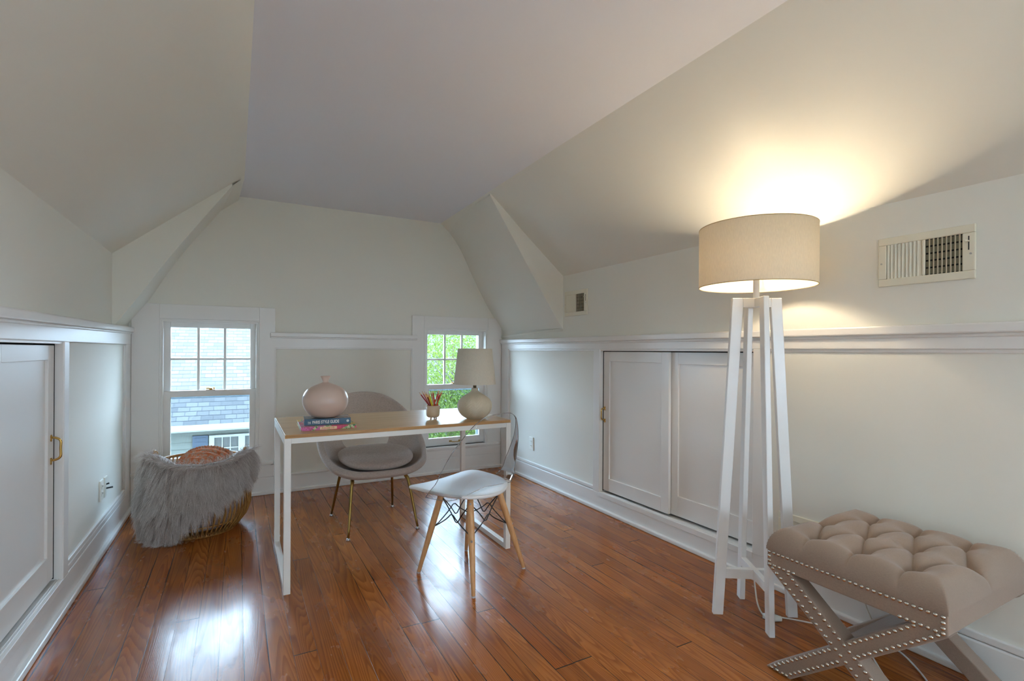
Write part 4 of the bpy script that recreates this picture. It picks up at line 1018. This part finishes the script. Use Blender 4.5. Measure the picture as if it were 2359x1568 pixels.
# leafy trees outside the right window
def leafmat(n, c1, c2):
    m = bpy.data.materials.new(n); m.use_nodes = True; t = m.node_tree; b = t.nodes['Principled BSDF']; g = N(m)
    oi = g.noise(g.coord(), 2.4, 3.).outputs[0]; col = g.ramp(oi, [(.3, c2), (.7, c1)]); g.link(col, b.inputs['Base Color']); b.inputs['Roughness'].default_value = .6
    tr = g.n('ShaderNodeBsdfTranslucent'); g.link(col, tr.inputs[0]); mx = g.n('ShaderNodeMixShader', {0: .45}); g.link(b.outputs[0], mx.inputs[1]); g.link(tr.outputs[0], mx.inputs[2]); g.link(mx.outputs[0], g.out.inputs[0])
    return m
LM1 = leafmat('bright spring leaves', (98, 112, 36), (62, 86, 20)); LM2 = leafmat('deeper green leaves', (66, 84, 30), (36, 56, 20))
M['bark'] = mat('tree bark', (92, 78, 66), .9)
def tree(x, y, zc, rx, rz, n, lm, label, seed):
    rg = np.random.default_rng(seed); t = tag(empty('leafy_tree', (x, y, -4)), label, 'tree', 'trees outside the right window')
    m = MB(); m.tube(smooth_path([(x, y, -4.), (x+.05, y, -2.), (x-.05, y+.05, zc-.3), (x, y, zc+rz*.6)], 14), [.13-.009*i for i in range(14)], 8)
    for k in range(14):
        a = rg.random()*6.28; z0 = zc-rz*.7+rg.random()*rz; m.tube(smooth_path([(x, y, z0), (x+rx*.4*math.cos(a), y+rx*.4*math.sin(a), z0+.25), (x+rx*.85*math.cos(a), y+rx*.85*math.sin(a), z0+.42)], 7), [.03, .026, .022, .017, .012, .008, .005], 5)
    m.build('trunk', M['bark'], t, smooth=True)
    dv = rg.normal(size=(n, 3)); dv /= np.linalg.norm(dv, axis=1)[:, None]; cl = np.array((x, y, zc))+dv*(rg.random((n, 1))**.42)*np.array((rx, rx, rz))
    cl += rg.normal(0, .03, (n, 3)); s_ = (.014+.014*rg.random((n, 1))); a_ = rg.normal(size=(n, 3)); a_ /= np.linalg.norm(a_, axis=1)[:, None]
    b_ = np.cross(a_, rg.normal(size=(n, 3))); b_ /= np.linalg.norm(b_, axis=1)[:, None]; o_n = np.cross(a_, b_)
    V = np.stack([cl-a_*s_, cl-b_*s_*.55+o_n*s_*.12, cl+a_*s_, cl+b_*s_*.55+o_n*s_*.12], 1).reshape(-1, 3)
    me = bpy.data.meshes.new('foliage'); k = np.arange(n)[:, None]*4; me.from_pydata(V.tolist(), [], np.concatenate([k+[0, 1, 2], k+[0, 2, 3]]).tolist()); me.materials.append(lm)
    fo = bpy.data.objects.new('foliage', me); C.objects.link(fo); fo.parent = t; fo.matrix_parent_inverse = Matrix.Translation(t.location).inverted()
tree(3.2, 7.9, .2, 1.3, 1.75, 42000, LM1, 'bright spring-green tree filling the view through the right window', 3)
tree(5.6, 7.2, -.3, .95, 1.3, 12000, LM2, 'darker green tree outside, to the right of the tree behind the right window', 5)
for k, (dx, dz, nm_) in enumerate(((0, 0, 'topmost'), (-.03, -.05, 'middle'), (-.06, -.10, 'lowest'))):
    m = MB(); p0 = Vector((2.18+dx, 6.0, 1.10+dz)); p1 = Vector((3.1+dx, 5.6, .12+dz)); m.tube([p0+(p1-p0)*t-Vector((0, 0, .05*math.sin(PI*t))) for t in np.linspace(0, 1, 12)], .004, 6)
    tag(m.build('power_line', M['black'], smooth=True), f'{nm_} of three dark power lines outside the right window', 'cable', 'power lines outside the right window')

# ------------------------------------------------------------------ light
SKY = 32.; UP = 22.
w = bpy.data.worlds.new('overcast sky'); sc.world = w; w.use_nodes = True; t = w.node_tree
bg = t.nodes['Background']; tc = t.nodes.new('ShaderNodeTexCoord'); sp = t.nodes.new('ShaderNodeSeparateXYZ'); cr = t.nodes.new('ShaderNodeValToRGB')
t.links.new(tc.outputs['Generated'], sp.inputs[0]); t.links.new(sp.outputs[2], cr.inputs[0]); t.links.new(cr.outputs[0], bg.inputs[0])
for p_, c_ in ((0., (.60, .79, 1., 1)), (.35, (.58, .78, 1., 1)), (1., (.30, .44, .62, 1))):
    e_ = cr.color_ramp.elements[0] if p_ == 0 else (cr.color_ramp.elements[-1] if p_ == 1 else cr.color_ramp.elements.new(p_)); e_.position = p_; e_.color = c_
mr = t.nodes.new('ShaderNodeMapRange'); t.links.new(sp.outputs[1], mr.inputs[0])    # thin cloud, brighter towards the hidden sun beyond the gable
for k_, v_ in ((1, -1.), (2, 1.), (3, SKY*.62), (4, SKY*1.38)): mr.inputs[k_].default_value = v_
t.links.new(mr.outputs[0], bg.inputs[1])
def portal(x0, x1, y, z0, z1, ry):
    l = bpy.data.lights.new('window_portal', 'AREA'); l.shape = 'RECTANGLE'; l.size = x1-x0; l.size_y = z1-z0; l.cycles.is_portal = True
    q = bpy.data.objects.new('window_portal', l); C.objects.link(q); q.location = ((x0+x1)/2, y, (z0+z1)/2); q.rotation_euler = (ry, 0, 0)
for cx, zt, zb in W: portal(cx-HW, cx+HW, YB+.2, zb, zt, -PI/2)
portal(*RH[0][:2], YR-.16, *RH[0][2:], PI/2)
for D_, x_, r_y in ((SD, 2.82, PI/2),):
    l = bpy.data.lights.new('window_portal', 'AREA'); l.shape = 'RECTANGLE'; l.size = D_[3]-D_[2]; l.size_y = D_[1]-D_[0]; l.cycles.is_portal = True
    q = bpy.data.objects.new('window_portal', l); C.objects.link(q); q.location = (x_, (D_[0]+D_[1])/2, (D_[2]+D_[3])/2); q.rotation_euler = (0, r_y, 0)
pl = bpy.data.lights.new('floor_lamp_light', 'POINT'); pl.energy = 64; pl.color = (1., .82, .58); pl.shadow_soft_size = .03
q = bpy.data.objects.new('floor_lamp_light', pl); C.objects.link(q); q.location = (FC.x, FC.y, 1.60)

# fill light added behind the camera in torchiere form, out of view
TC = Vector((.75, -1.15, 0)); o = tag(empty('added_fill_lamp', tuple(TC)), 'added torchiere-shaped fill light behind the camera, out of view', 'lamp')
m = MB(); m.lathe([(.13, 0), (.13, .015), (.02, .03)], tuple(TC), 32); m.build('base', M['white'], o, smooth=True)
m = MB(); m.lathe([(.012, .02), (.012, 1.50)], tuple(TC), 16); m.build('pole', M['white'], o, smooth=True)
m = MB(); m.lathe([(.012, 1.49), (.07, 1.51), (.14, 1.56), (.16, 1.60), (.157, 1.60), (.135, 1.565), (.07, 1.52), (.0, 1.515)], tuple(TC), 40, True, False); m.build('bowl', M['white'], o, smooth=True)
ul = bpy.data.lights.new('added_fill_light', 'POINT'); ul.energy = UP; ul.color = (.70, .88, 1.); ul.shadow_soft_size = .05
q = bpy.data.objects.new('added_fill_light', ul); C.objects.link(q); q.location = (TC.x, TC.y, 1.575)

# ------------------------------------------------------------------ view
sc.view_settings.view_transform = 'Standard'; sc.view_settings.look = 'None'; sc.view_settings.gamma = 1; sc.view_settings.use_curve_mapping = False
sc.view_settings.exposure = 0.22
sc.cycles.use_denoising = True
sc.cycles.max_bounces = 14; sc.cycles.diffuse_bounces = 8; sc.cycles.transparent_max_bounces = 24
sc.cycles.sample_clamp_indirect = 8
